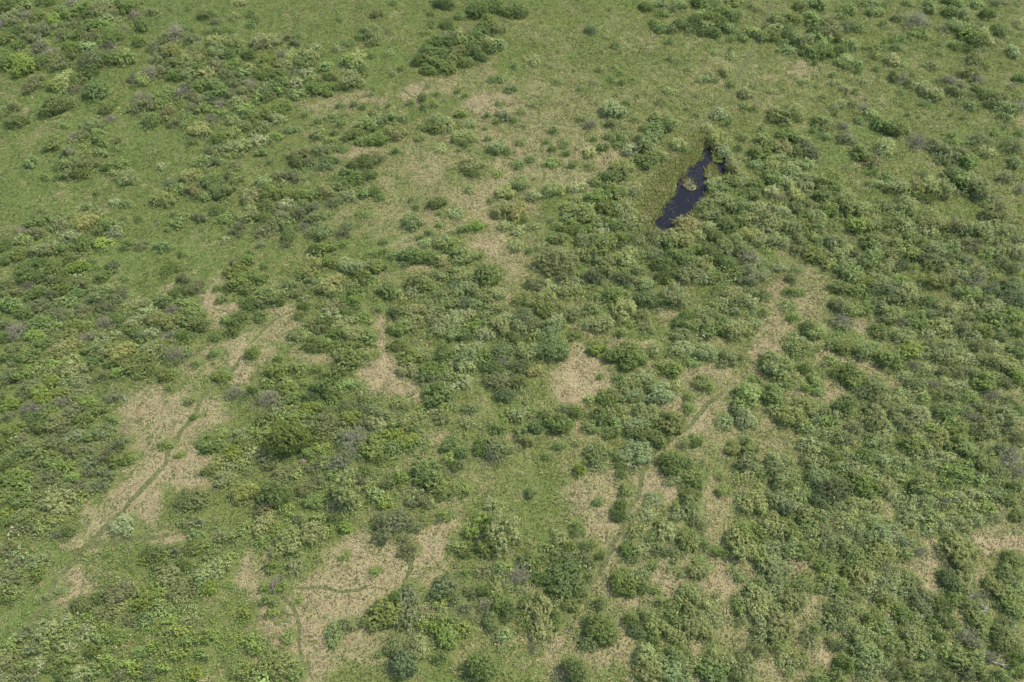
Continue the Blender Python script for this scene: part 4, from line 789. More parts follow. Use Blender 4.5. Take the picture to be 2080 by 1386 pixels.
# pond: water sheet reaching a little under the banks
def build_pond():
    m, nt, out = new_mat('pond_water')
    bs = N(nt, 'ShaderNodeBsdfPrincipled')
    bs.inputs['Base Color'].default_value = (0.008, 0.009, 0.013, 1)
    bs.inputs['Roughness'].default_value = 0.06
    bs.inputs['IOR'].default_value = 1.33
    bs.inputs['Specular IOR Level'].default_value = 0.20
    nz = N(nt, 'ShaderNodeTexNoise')
    nz.inputs['Scale'].default_value = 3.0
    geo = N(nt, 'ShaderNodeNewGeometry')
    nt.links.new(geo.outputs['Position'], nz.inputs['Vector'])
    bp = N(nt, 'ShaderNodeBump')
    bp.inputs['Strength'].default_value = 0.05
    nt.links.new(nz.outputs['Fac'], bp.inputs['Height'])
    nt.links.new(bp.outputs[0], bs.inputs['Normal'])
    nt.links.new(bs.outputs[0], out.inputs[0])
    c = PZ.mean(0)
    d = PZ - c
    big = PZ + d / np.linalg.norm(d, axis=1)[:, None] * 0.5
    me = bpy.data.meshes.new('pond')
    n = len(big)
    me.from_pydata([(float(a), float(b), -0.22) for a, b in big], [], [list(range(n))])
    me.materials.append(m)
    me.update()
    if me.polygons[0].normal.z < 0:
        me.flip_normals()
    o = link('pond', me)
    o['kind'] = 'structure'

build_pond()

# trodden trails: ragged ribbons of short green turf just above the ground
def build_trails():
    m, nt, out = new_mat('trodden_turf')
    L = nt.links.new
    geo = N(nt, 'ShaderNodeNewGeometry')
    nz = N(nt, 'ShaderNodeTexNoise')
    nz.inputs['Scale'].default_value = 4.0
    nz.inputs['Detail'].default_value = 5
    L(geo.outputs['Position'], nz.inputs['Vector'])
    cr = N(nt, 'ShaderNodeValToRGB')
    cr.color_ramp.elements[0].position, cr.color_ramp.elements[0].color = 0.3, (0.044, 0.052, 0.016, 1)
    cr.color_ramp.elements[1].position, cr.color_ramp.elements[1].color = 0.72, (0.098, 0.106, 0.034, 1)
    L(nz.outputs['Fac'], cr.inputs[0])
    bs = N(nt, 'ShaderNodeBsdfPrincipled')
    bs.inputs['Roughness'].default_value = 0.95
    L(cr.outputs[0], bs.inputs['Base Color'])
    L(bs.outputs[0], out.inputs[0])
    for wd, fine, nrm in TRAIL_L:
        n = len(fine)
        ends = np.minimum(np.arange(n), np.arange(n)[::-1]) * 0.35
        wl = wd / 2 * (0.35 + 0.7 * noise(fine[:, 0] * 1.0, fine[:, 1], 0.8, 31, 2)) * smooth(-0.3, 2.5, ends)
        wr = wd / 2 * (0.35 + 0.7 * noise(fine[:, 0] * 1.0, fine[:, 1], 0.8, 32, 2)) * smooth(-0.3, 2.5, ends)
        rows = [fine + nrm * wl[:, None], fine + nrm * (wl - wr)[:, None] * 0.25, fine - nrm * wr[:, None]]
        V = np.concatenate([np.column_stack([r, ground_z(r[:, 0], r[:, 1]) + 0.006]) for r in rows])
        i = np.arange(n - 1)
        F = np.concatenate([np.stack([i + k * n, i + (k + 1) * n, i + (k + 1) * n + 1, i + k * n + 1], 1) for k in (0, 1)])
        o = link('path', mesh_np('path', V, F, m, smooth_shade=True))
        o['kind'] = 'structure'

build_trails()

# ---------------------------------------------------------------- grass, straw, sedge, herbs (nobody could count these)
def in_view(n, x0, x1, y0, y1, margin=70):
    x, y = rng.uniform(x0, x1, n), rng.uniform(y0, y1, n)
    px, py, _ = to_survey(x, y)
    k = (px > -margin) & (px < 2080 + margin) & (py > -margin) & (py < 1386 + margin)
    return x[k], y[k]

def blades(x, y, z, az, tilt, length, width, col):
    """One bent blade (two quads in profile, flat ribbon) per entry: quads n, verts 4n."""
    n = len(x)
    dirx, diry = np.cos(az), np.sin(az)
    ch, sh = np.cos(tilt) * length, np.sin(tilt) * length
    wx, wy = -diry * width / 2, dirx * width / 2
    V = np.empty((n, 4, 3))
    V[:, 0] = np.stack([x - wx, y - wy, z], 1)
    V[:, 1] = np.stack([x + wx, y + wy, z], 1)
    V[:, 2] = np.stack([x + dirx * ch + wx * 0.45, y + diry * ch + wy * 0.45, z + sh], 1)
    V[:, 3] = np.stack([x + dirx * ch - wx * 0.45, y + diry * ch - wy * 0.45, z + sh], 1)
    F = np.arange(n * 4).reshape(n, 4)
    return V.reshape(-1, 3), F, col

def pick(cols, u):
    cols = np.array(cols)
    i = np.minimum((u * len(cols)).astype(int), len(cols) - 1)
    return cols[i]

def build_grass():
    x, y = in_view(1000000, -112, 112, 4, 140)
    pd = pond_dist(x, y)
    k = pd > 0.1
    x, y, pd = x[k], y[k], pd[k]
    st, lu, sh, px, py = cover(x, y)
    k = rng.random(len(x)) > 0.8 * sh
    x, y, pd, st, lu, sh, px = x[k], y[k], pd[k], st[k], lu[k], sh[k], px[k]
    td = trail_distance(x, y)
    n = len(x)
    patch = noise(x, y, 1.1, 41, 3)
    p_straw = smooth(0.10, 0.78, 0.60 * st + 0.9 * (noise(x, y, 3.2, 46, 2) - 0.5) + 1.5 * (patch - 0.5) + 0.8 * (noise(x, y, 0.6, 47, 2) - 0.5))
    p_straw *= smooth(-0.25, 0.25, td)
    is_straw = rng.random(n) < p_straw * 0.74
    on_trail = td < 0.15 + 0.28 * (noise(x, y, 0.5, 48, 2) - 0.35)
    swirl = noise(x, y, 3.5, 42, 2) * 4 * math.pi
    az = np.where(is_straw, swirl + rng.normal(0, 0.55, n), rng.uniform(0, 2 * math.pi, n))
    tilt = np.where(is_straw, np.abs(rng.normal(0.16, 0.16, n)), rng.uniform(0.3, 0.95, n))
    size = 0.7 + 0.7 * noise(x, y, 2.0, 43, 2)
    ln = np.where(is_straw, rng.uniform(0.18, 0.42, n), rng.uniform(0.12, 0.30, n)) * size
    ln = np.where(on_trail, ln * 0.6, ln)
    ln = np.where(lu > 0.6, ln * 0.8, ln)
    wd = np.where(is_straw, rng.uniform(0.035, 0.075, n), rng.uniform(0.05, 0.11, n))
    u = rng.random(n)
    tone = 0.55 * noise(x, y, 4.0, 44, 3) + 0.45 * np.clip(noise(x, y, 0.75, 49, 3) * 1.9 - 0.45, 0, 1)
    c_straw = pick([(0.37, 0.30, 0.195), (0.31, 0.245, 0.15), (0.24, 0.185, 0.11), (0.34, 0.27, 0.17), (0.18, 0.14, 0.08), (0.25, 0.225, 0.12)], u)
    c_green = pick([(0.108, 0.136, 0.042), (0.126, 0.150, 0.050), (0.096, 0.124, 0.038), (0.146, 0.156, 0.064), (0.185, 0.168, 0.095), (0.114, 0.134, 0.046)], u)
    c_lush = pick([(0.070, 0.102, 0.029), (0.086, 0.117, 0.034), (0.102, 0.124, 0.042), (0.126, 0.140, 0.054)], u)
    g = np.where((rng.random(n) < lu * 0.9)[:, None], c_lush, c_green)
    # right side of the meadow is more olive, the left side cooler green
    warm = smooth(300, 1300, px)[:, None]
    g = g * np.array([0.76, 0.80, 0.66])
    g = g * (1 - warm) * np.array([0.86, 0.98, 0.95]) + g * warm * np.array([1.06, 1.0, 0.95])
    g = g * (0.74 + 0.54 * tone)[:, None]
    g = np.where(on_trail[:, None], np.array([0.070, 0.078, 0.022]) * (0.6 + 0.8 * u)[:, None], g)
    col = np.where(is_straw[:, None], c_straw * (0.58 + 0.80 * tone + 0.25 * (noise(x, y, 2.4, 58, 2) - 0.4))[:, None], g)
    z = ground_z(x, y, pd)
    lift = np.where(is_straw, rng.uniform(0.0, 0.14, n), 0.0)
    V, F, col = blades(x, y, z + lift, az, tilt, ln, wd, col)
    o = link('grass', mesh_np('grass', V, F, M_GRASS, face_attr=col))
    o['kind'] = 'stuff'
    tag(o, 'green and straw-coloured meadow grass covering the open ground', 'grass')

build_grass()

def sedge_blades(x, y, z, cols, lo=0.35, hi=0.9):
    n = len(x)
    return blades(x, y, z, rng.uniform(0, 2 * math.pi, n), rng.uniform(0.6, 1.35, n), rng.uniform(lo, hi, n), rng.uniform(0.05, 0.12, n), pick(cols, rng.random(n)))

def build_sedge():
    x, y = rng.uniform(PC[0] - 16, PC[0] + 12, 60000), rng.uniform(PC[1] - 14, PC[1] + 14, 60000)
    pd = pond_dist(x, y)
    px, py, _ = to_survey(x, y)
    west = smooth(1440, 1395, px + (py - 380) * 0.55)
    band = (1 - smooth(0.3, 1.2 + 4.5 * west, pd)) * smooth(-0.9, 0.0, pd - 1.0 * (noise(x, y, 1.2, 51) - 0.45))
    k = rng.random(len(x)) < band * 0.9
    x, y, pd = x[k], y[k], pd[k]
    cols = [(0.23, 0.245, 0.085), (0.19, 0.215, 0.065), (0.27, 0.26, 0.105), (0.15, 0.18, 0.05), (0.28, 0.245, 0.13), (0.20, 0.20, 0.075)]
    V, F, c = sedge_blades(x, y, np.maximum(ground_z(x, y, pd), -0.22), cols, 0.25, 0.6)
    o = link('sedge', mesh_np('sedge', V, F, M_GRASS, face_attr=c))
    o['kind'] = 'stuff'
    tag(o, 'yellow-green sedge fringing the dark pond', 'sedge')

build_sedge()

def mat_turf():
    m, nt, out = new_mat('wet_peat')
    bs = N(nt, 'ShaderNodeBsdfPrincipled')
    nz = N(nt, 'ShaderNodeTexNoise')
    nz.inputs['Scale'].default_value = 5
    cr = N(nt, 'ShaderNodeValToRGB')
    cr.color_ramp.elements[0].color = (0.03, 0.035, 0.012, 1)
    cr.color_ramp.elements[1].color = (0.12, 0.12, 0.04, 1)
    nt.links.new(nz.outputs['Fac'], cr.inputs[0])
    nt.links.new(cr.outputs[0], bs.inputs['Base Color'])
    nt.links.new(bs.outputs[0], out.inputs[0])
    return m
M_PEAT = mat_turf()

def floating_mat(zx, zy, rx, ry, cols, label, dens, lo, hi):
    """A low raft of peat with sedge growing on it, at survey position inside the pond."""
    cx, cy = (float(v) for v in to_ground(1240 + zx / 5.2, 220 + zy / 5.2))
    s = float(to_survey(cx, cy)[2]) / FPX / 5.2
    el = math.asin(CAM_H / math.sqrt(cx * cx + cy * cy + CAM_H ** 2))
    RX, RY = rx * s, ry * s / math.sin(el)
    root = link('sedge_island', None)
    root.location = (cx, cy, -0.22)
    a = np.linspace(0, 2 * math.pi, 36, endpoint=False)
    k = 0.45 + 1.1 * noise(np.cos(a) * 3 + zx, np.sin(a) * 3 + zy, 1.6, 61, 2)
    rings = []
    for f, h in ((1.0, -0.06), (0.86, 0.05), (0.5, 0.11)):
        rings.append(np.stack([np.cos(a) * RX * f * k, np.sin(a) * RY * f * k, np.full(36, h)], 1))
    V = np.concatenate(rings + [np.array([[0, 0, 0.12]])])
    i = np.arange(36)
    j = (i + 1) % 36
    F = np.concatenate([np.stack([i + r * 36, j + r * 36, j + (r + 1) * 36, i + (r + 1) * 36], 1) for r in (0, 1)] + [np.stack([i + 72, j + 72, np.full(36, 108), np.full(36, 108)], 1)])
    me = bpy.data.meshes.new('raft')
    me.from_pydata([tuple(v) for v in V], [], [tuple(int(q) for q in (f if f[2] != f[3] else f[:3])) for f in F])
    me.materials.append(M_PEAT)
    me.update()
    link('raft', me, root)
    n = int(dens * RX * RY * 3.14)
    r, t = np.sqrt(rng.random(n)), rng.uniform(0, 2 * math.pi, n)
    kk = 0.50 + 1.15 * noise(np.cos(t) * 3 + zx, np.sin(t) * 3 + zy, 1.6, 61, 2)
    V, F, c = sedge_blades(np.cos(t) * r * RX * kk, np.sin(t) * r * RY * kk, np.full(n, 0.03), cols, lo, hi)
    link('sedge_blades', mesh_np('sedge_blades', V, F, M_GRASS, face_attr=c), root)
    tag(root, label, 'sedge island')

floating_mat(1090, 690, 82, 112, [(0.20, 0.20, 0.05), (0.15, 0.17, 0.04), (0.24, 0.20, 0.07), (0.12, 0.14, 0.04)], 'large olive sedge island in the dark pond beside the thicket', 55, 0.3, 0.6)
floating_mat(1135, 530, 48, 42, [(0.20, 0.26, 0.03), (0.16, 0.22, 0.03), (0.25, 0.28, 0.05)], 'small bright yellow-green sedge island at the pond head', 70, 0.3, 0.6)
floating_mat(835, 790, 66, 62, [(0.17, 0.12, 0.06), (0.13, 0.11, 0.05), (0.11, 0.12, 0.045)], 'brownish withered sedge island off the open bank of the pond', 55, 0.25, 0.5)

def build_pads():
    n = 700
    x, y = rng.uniform(PC[0] - 12, PC[0] + 10, 6000), rng.uniform(PC[1] - 12, PC[1] + 12, 6000)
    pd = pond_dist(x, y)
    k = (pd < -0.15) & (noise(x, y, 2.5, 71, 2) > 0.48)
    x, y = x[k][:n], y[k][:n]
    n = len(x)
    a = rng.uniform(0, 6.28, n)
    r = rng.uniform(0.02, 0.055, n)
    V = np.empty((n, 4, 3))
    for q in range(4):
        V[:, q] = np.stack([x + r * np.cos(a + q * 1.571), y + r * np.sin(a + q * 1.571) * 0.8, np.full(n, -0.212)], 1)
    c = pick([(0.13, 0.12, 0.06), (0.17, 0.15, 0.09), (0.09, 0.11, 0.04), (0.15, 0.10, 0.06)], rng.random(n))
    o = link('floating_leaves', mesh_np('floating_leaves', V.reshape(-1, 3), np.arange(n * 4).reshape(n, 4), M_HERB, face_attr=c))
    o['kind'] = 'stuff'
    tag(o, 'small brown and olive leaves floating on the dark pond', 'floating leaves')

build_pads()

# ---------------------------------------------------------------- leaf clouds and twigs for the shrubs
def leaf_quads(P, nrm, ln, wd, r):
    """Rhombic leaf sprays at P facing nrm."""
    n = len(P)
    t = r.normal(size=(n, 3))
    t -= nrm * (t * nrm).sum(1)[:, None]
    t /= np.linalg.norm(t, axis=1)[:, None] + 1e-9
    b = np.cross(nrm, t)
    V = np.empty((n, 4, 3))
    V[:, 0] = P - t * ln[:, None]
    V[:, 1] = P + b * wd[:, None] - t * ln[:, None] * 0.1
    V[:, 2] = P + t * ln[:, None]
    V[:, 3] = P - b * wd[:, None] - t * ln[:, None] * 0.1
    return V

def crown_points(r, n, lobes, spread, rad, flat):
    """Points and outward normals of a lumpy dome of about unit radius and height."""
    d = r.normal(size=(lobes, 3))
    d[:, 2] = np.abs(d[:, 2]) * 0.8
    d /= np.linalg.norm(d, axis=1)[:, None]
    C = d * (spread * (0.35 + 0.85 * r.random(lobes)))[:, None]
    C[:, 2] = C[:, 2] * flat + 0.22
    R = rad * (0.5 + 0.95 * r.random(lobes))
    C = np.concatenate([C, [[0, 0, 0.35]]])
    R = np.append(R, rad * 1.25)
    w = R ** 2
    P, Q = [], []
    got = 0
    while got < n:
        m = 2 * n
        i = r.choice(len(R), m, p=w / w.sum())
        v = r.normal(size=(m, 3))
        v /= np.linalg.norm(v, axis=1)[:, None]
        p = C[i] + v * (R[i] * (1.04 - 0.42 * r.random(m) ** 2.2))[:, None]
        dd = np.linalg.norm(p[:, None, :] - C[None], axis=2) / R[None]
        dd[np.arange(m), i] = 9
        keep = (p[:, 2] > 0.04) & ((dd.min(1) > 0.8) | (r.random(m) < 0.12)) & (v[:, 2] > -0.75)
        P.append(p[keep])
        Q.append(v[keep])
        got += int(keep.sum())
    P, Q = np.concatenate(P)[:n], np.concatenate(Q)[:n]
    sx = np.percentile(np.abs(P[:, 0]), 94)
    sy = np.percentile(np.abs(P[:, 1]), 94)
    sz = np.percentile(P[:, 2], 98)
    return P / np.array([sx, sy, sz]), Q

STYLE = {   # lobes, spread, lobe radius, flatness, leaf length, leaf width ratio, density factor
    'willow': (17, 0.76, 0.31, 0.64, 0.066, 0.48, 1.1),
    'leafy': (14, 0.84, 0.34, 0.52, 0.070, 0.64, 1.0),
    'dense': (11, 0.62, 0.42, 0.70, 0.058, 0.62, 1.2),
    'thin': (20, 0.98, 0.25, 0.42, 0.066, 0.50, 0.75),
    'bare': (14, 0.76, 0.30, 0.62, 0.056, 0.45, 0.48),
}

def crown_arrays(seed, style, n, leaf_scale=1.0):
    """Leaf sprays: small tufts of leaves sharing one tone, scattered over the lobes of the dome."""
    r = np.random.default_rng(seed)
    lobes, spread, rad, flat, ln, wr, dens = STYLE[style]
    n = int(n * dens)
    per = 9
    ns = max(n // per, 12)
    P, Q = crown_points(r, ns, lobes, spread, rad, flat)
    P = P * (1 + r.normal(0, 0.06, ns))[:, None]
    tone = r.random(ns)
    i = np.repeat(np.arange(ns), per)
    n = len(i)
    off = r.normal(size=(n, 3)) * ln * leaf_scale * 0.85
    X = P[i] + off
    X[:, 2] = np.abs(X[:, 2] - 0.02) + 0.02
    nr = Q[i] * 0.55 + off / (ln * leaf_scale) * 0.35 + r.normal(size=(n, 3)) * 0.38 + np.array([0, 0, 0.72])
    nr /= np.linalg.norm(nr, axis=1)[:, None]
    L = ln * leaf_scale * (0.6 + 0.8 * r.random(n))
    V = leaf_quads(X, nr, L, L * wr, r)
    return V, np.clip(0.62 * tone[i] + 0.38 * r.random(n), 0, 1)

def tubes(segs, sides=3):
    """segs: list of (p0, p1, r0, r1)."""
    V, F = [], []
    for p0, p1, r0, r1 in segs:
        d = p1 - p0
        d = d / (np.linalg.norm(d) + 1e-9)
        u = np.cross(d, [0.3, 0.2, 1.0])
        if np.linalg.norm(u) < 1e-3:
            u = np.array([1.0, 0, 0])
        u /= np.linalg.norm(u)
        v = np.cross(d, u)
        b = len(V)
        for p, rr in ((p0, r0), (p1, r1)):
            for k in range(sides):
                a = 2 * math.pi * k / sides
                V.append(p + (u * math.cos(a) + v * math.sin(a)) * rr)
        for k in range(sides):
            F.append((b + k, b + (k + 1) % sides, b + sides + (k + 1) % sides, b + sides + k))
    return np.array(V), np.array(F)

def stems_mesh(seed, n, reach, rad, twigs, mat, name):
    r = np.random.default_rng(seed)
    segs = []
    for _ in range(n):
        d = r.normal(size=3)
        d[2] = abs(d[2]) * 0.9 + 0.25
        d /= np.linalg.norm(d)
        tip = d * np.array([1, 1, 1.05]) * reach * (0.7 + 0.35 * r.random())
        base = np.array([d[0] * 0.08, d[1] * 0.08, -0.1])
        mid = (base + tip) / 2 + np.array([0, 0, 0.10]) + r.normal(size=3) * 0.05
        segs.append((base, mid, rad, rad * 0.7))
        segs.append((mid, tip, rad * 0.7, rad * 0.22))
        for _k in range(twigs):
            q = mid + (tip - mid) * r.random()
            e = q + (d + r.normal(size=3) * 0.75 + np.array([0, 0, 0.25])) * 0.26 * r.uniform(0.5, 1.2)
            segs.append((q, e, rad * 0.4, rad * 0.14))
    V, F = tubes(segs)
    return mesh_np(name, V, F, mat)

CROWNS, STEMS = {}, {}
for si, style in enumerate(STYLE):
    for lod, n, sc in (('big', 7600, 0.60), ('mid', 3200, 0.88), ('small', 1000, 1.35)):
        for v in range(8):
            V, u = crown_arrays(100 * si + 10 * v + {'big': 1, 'mid': 2, 'small': 3}[lod], style, n, sc)
            CROWNS[style, lod, v] = mesh_np(f'{style}_crown', V.reshape(-1, 3), np.arange(len(V) * 4).reshape(-1, 4), M_LEAF, face_var=u)
    for v in range(3):
        bare = style == 'bare'
        STEMS[style, v] = stems_mesh(900 + 10 * si + v, 46 if bare else 16 if style != 'thin' else 26, 0.97 if bare else 0.9, 0.016 if bare else 0.014, 7 if bare else 2,
                                     M_TWIG if bare or style == 'thin' else M_STEM, f'{style}_stems')

KIND_OF = {'w': ('willow_shrub', 'willow', 'willow shrub'), 'y': ('willow_shrub', 'willow', 'willow shrub'), 'g': ('leafy_shrub', 'leafy', 'leafy shrub'), 'l': ('leafy_shrub', 'leafy', 'leafy shrub'),
           'd': ('dense_shrub', 'dense', 'dense shrub'), 'b': ('dense_shrub', 'dense', 'dense shrub'), 'm': ('thin_shrub', 'thin', 'sparse shrub'), 'x': ('bare_shrub', 'bare', 'twiggy shrub')}
LOOK_OF = {'w': 'pale grey-green', 'y': 'pale yellowish', 'g': 'fresh green', 'l': 'lime green', 'd': 'dark green', 'b': 'blue-green', 'm': 'dull olive', 'x': 'grey'}

def plant_colour(k, r):
    c = np.array(COLOUR_OF[k[0]])
    if len(k) > 1:
        c = 0.62 * c + 0.38 * np.array(COLOUR_OF[k[1]])
    c = c * np.exp(r.normal(0, 0.10)) * np.array([np.exp(r.normal(0, 0.05)), 1.0, np.exp(r.normal(0, 0.08))])
    return c

# ---------------------------------------------------------------- which plants are objects and which join the thicket
LIMIT = 300
order = sorted(range(len(PLANTS)), key=lambda i: (PLANTS[i][5] is None, -PLANTS[i][2] * PLANTS[i][3]))
count, chosen, rest = {}, [], []
for i in order:
    kd = 'small_tree' if PLANTS[i][7] else KIND_OF[PLANTS[i][4][0]][0]
    if count.get(kd, 0) < LIMIT:
        count[kd] = count.get(kd, 0) + 1
        chosen.append(i)
    else:
        rest.append(i)

# labels: marked plants have their own; the others are told by look, size and the marked plant (or water, trail end, clearing) beside them
REFS = [(PLANTS[i][0], PLANTS[i][1], PLANTS[i][6], i) for i in chosen if PLANTS[i][6]]
REFS += [(1400, 395, 'the pond', -1), (1180, 770, 'the square straw clearing', -1), (330, 830, 'the big straw clearing', -1), (256, 812, 'the splintered white stump', -1),
         (615, 937, 'the bare earth mound', -1), (595, 1260, 'the bend of the near trail', -1), (835, 1140, 'the straw fork', -1), (1255, 1110, 'the white stretch of trail', -1),
         (1545, 60, 'the far trail', -1), (2040, 1100, 'the straw corner', -1), (490, 740, 'the bright straw slivers', -1)]
DIRS = ['right of', 'behind and right of', 'behind', 'behind and left of', 'left of', 'in front and left of', 'in front of', 'in front and right of']

def auto_label(i, used):
    px, py, w, h, k = PLANTS[i][:5]
    area = w * h
    size = 'tiny' if area < 130 else 'small' if area < 330 else '' if area < 950 else 'large'
    noun = KIND_OF[k[0]][2]
    look = LOOK_OF[k[0]]
    near = sorted((math.hypot(px - a, (py - b) * 1.25), a, b, ref) for a, b, ref, j in REFS if j != i)
    shape = 'wide' if w > 1.5 * h else 'upright' if h > 1.1 * w else 'rounded'
    tries = []
    for d, a, b, ref in near[:9]:
        ang = math.atan2(b - py, px - a)
        way = DIRS[int(round(ang / (math.pi / 4))) % 8]
        far = 'just ' if d < 45 else '' if d < 95 else 'well ' if d < 170 else 'far '
        base = f'{far}{way} {ref}'
        tries.append(' '.join(f'{size} {look} {noun} {base}'.split()))
        tries.append(' '.join(f'{size} {shape} {look} {noun} {base}'.split()))
    for t in tries:
        if t not in used and 4 <= len(re.findall(r"[A-Za-z0-9][A-Za-z0-9'-]*", t)) <= 16:
            return t
    return None

# ---------------------------------------------------------------- build the plants
used = set(PLANTS[i][5] for i in chosen if PLANTS[i][5])
prng = np.random.default_rng(99)
for idx, i in enumerate(chosen):
    px, py, w, h, k, lab, ref, tree = PLANTS[i]
    gx, gy, W, D, H = GEO[i]
    name, style, noun = KIND_OF[k[0]]
    if tree:
        name = 'small_tree'
    lod = 'big' if W > 3.6 else 'mid' if W > 1.7 else 'small'
    label = lab or auto_label(i, used)
    used.add(label)
    z = float(ground_z(np.array([gx]), np.array([gy]))[0]) - 0.05
    v = int(prng.integers(0, 8))
    rot = prng.uniform(0, 2 * math.pi) if abs(W - D) < 0.25 * W else prng.choice([0.0, math.pi]) + prng.normal(0, 0.12)
    rot = float(rot)
    col = (*[float(c) for c in plant_colour(k, prng)], 1.0)
    sc = (W / 2, D / 2, H)
    if w * h < 330 and lab is None:          # a few pixels: one mesh
        o = link(name, CROWNS[style, lod, v])
        o.location, o.rotation_euler, o.scale, o.color = (gx, gy, z), (0, 0, rot), sc, col
        root = o
    else:
        root = link(name, None)
        root.location, root.rotation_euler, root.scale = (gx, gy, z), (0, 0, rot), sc
        root.empty_display_size = 0.5
        c = link('crown', CROWNS[style, lod, v], root)
        c.color = col
        s = link('trunk' if tree else 'stems', STEMS[style, v % 3], root)
    cat = 'tree' if tree else 'shrub'
    tag(root, label or f'{LOOK_OF[k[0]]} {noun} among its like in the thickets', cat,
        {'willow_shrub': 'pale willow shrubs of the meadow', 'leafy_shrub': 'fresh green shrubs of the meadow', 'dense_shrub': 'dark dense shrubs of the meadow', 'thin_shrub': 'sparse olive shrubs of the meadow',
         'bare_shrub': 'bare twiggy shrubs of the meadow', 'small_tree': 'small trees of the near scrub'}[name])

# ---------------------------------------------------------------- the rest of the scrub as one mass
def build_thicket():
    VV, CC = [], []
    r = np.random.default_rng(5)
    def put(gx, gy, W, D, H, k, n):
        style = KIND_OF[k[0]][1]
        lod = 'small' if W < 1.9 else 'mid'
        V, u = crown_arrays(int(r.integers(0, 40)), style, n, 1.35 if n < 400 else 1.2)
        a = r.uniform(0, 6.28)
        R = np.array([[math.cos(a), -math.sin(a), 0], [math.sin(a), math.cos(a), 0], [0, 0, 1]])
        z = float(ground_z(np.array([gx]), np.array([gy]))[0]) - 0.05
        V = (V.reshape(-1, 3) @ R.T) * np.array([W / 2, D / 2, H]) + np.array([gx, gy, z])
        VV.append(V)
        CC.append(plant_colour(k, r)[None, :] * (0.55 + 0.9 * u)[:, None])
    for i in rest:
        gx, gy, W, D, H = GEO[i]
        put(gx, gy, W, D, H, PLANTS[i][4], 800 if W < 1.9 else 1300)
    # scrub going on beyond the picture's edges
    for _ in range(420):
        x, y = r.uniform(-125, 125), r.uniform(-25, 150)
        px, py, dep = to_survey(np.array([x]), np.array([y]))
        inside = -25 < px[0] < 2105 and -15 < py[0] < 1410
        if inside or noise(np.array([x]), np.array([y]), 18, 81)[0] < 0.42:
            continue
        W = r.uniform(1.6, 4.2)
        put(x, y, W, W * r.uniform(0.8, 1.2), 0.6 * W + 0.2, 'wgdmwg'[int(r.integers(0, 6))], 500)
    # undergrowth shrublets filling the gaps of the thickets
    x, y = in_view(24000, -105, 105, 6, 132, 30)
    wide, sh = raster(SHR_WIDE, x, y), raster(SHR, x, y)
    keep = (r.random(len(x)) < smooth(0.36, 0.75, wide) * (1 - 0.75 * sh)) & (trail_distance(x, y) > 0.7) & (pond_dist(x, y) > 1.2)
    st = cover(x, y)[0]
    keep &= st < 0.5
    for gx, gy in zip(x[keep], y[keep]):
        W = r.uniform(0.7, 1.7)
        put(gx, gy, W, W, 0.5 * W + 0.1, 'ggmdwl'[int(r.integers(0, 6))], 260)
    V, C = np.concatenate(VV), np.concatenate(CC)
    o = link('thicket', mesh_np('thicket', V, np.arange(len(V)).reshape(-1, 4), M_HERB, face_attr=C))
    o['kind'] = 'stuff'
    tag(o, 'low tangled scrub filling the gaps between the shrubs', 'scrub')
    print('thicket quads', len(V) // 4, 'rest', len(rest), 'fill', int(keep.sum()))

build_thicket()

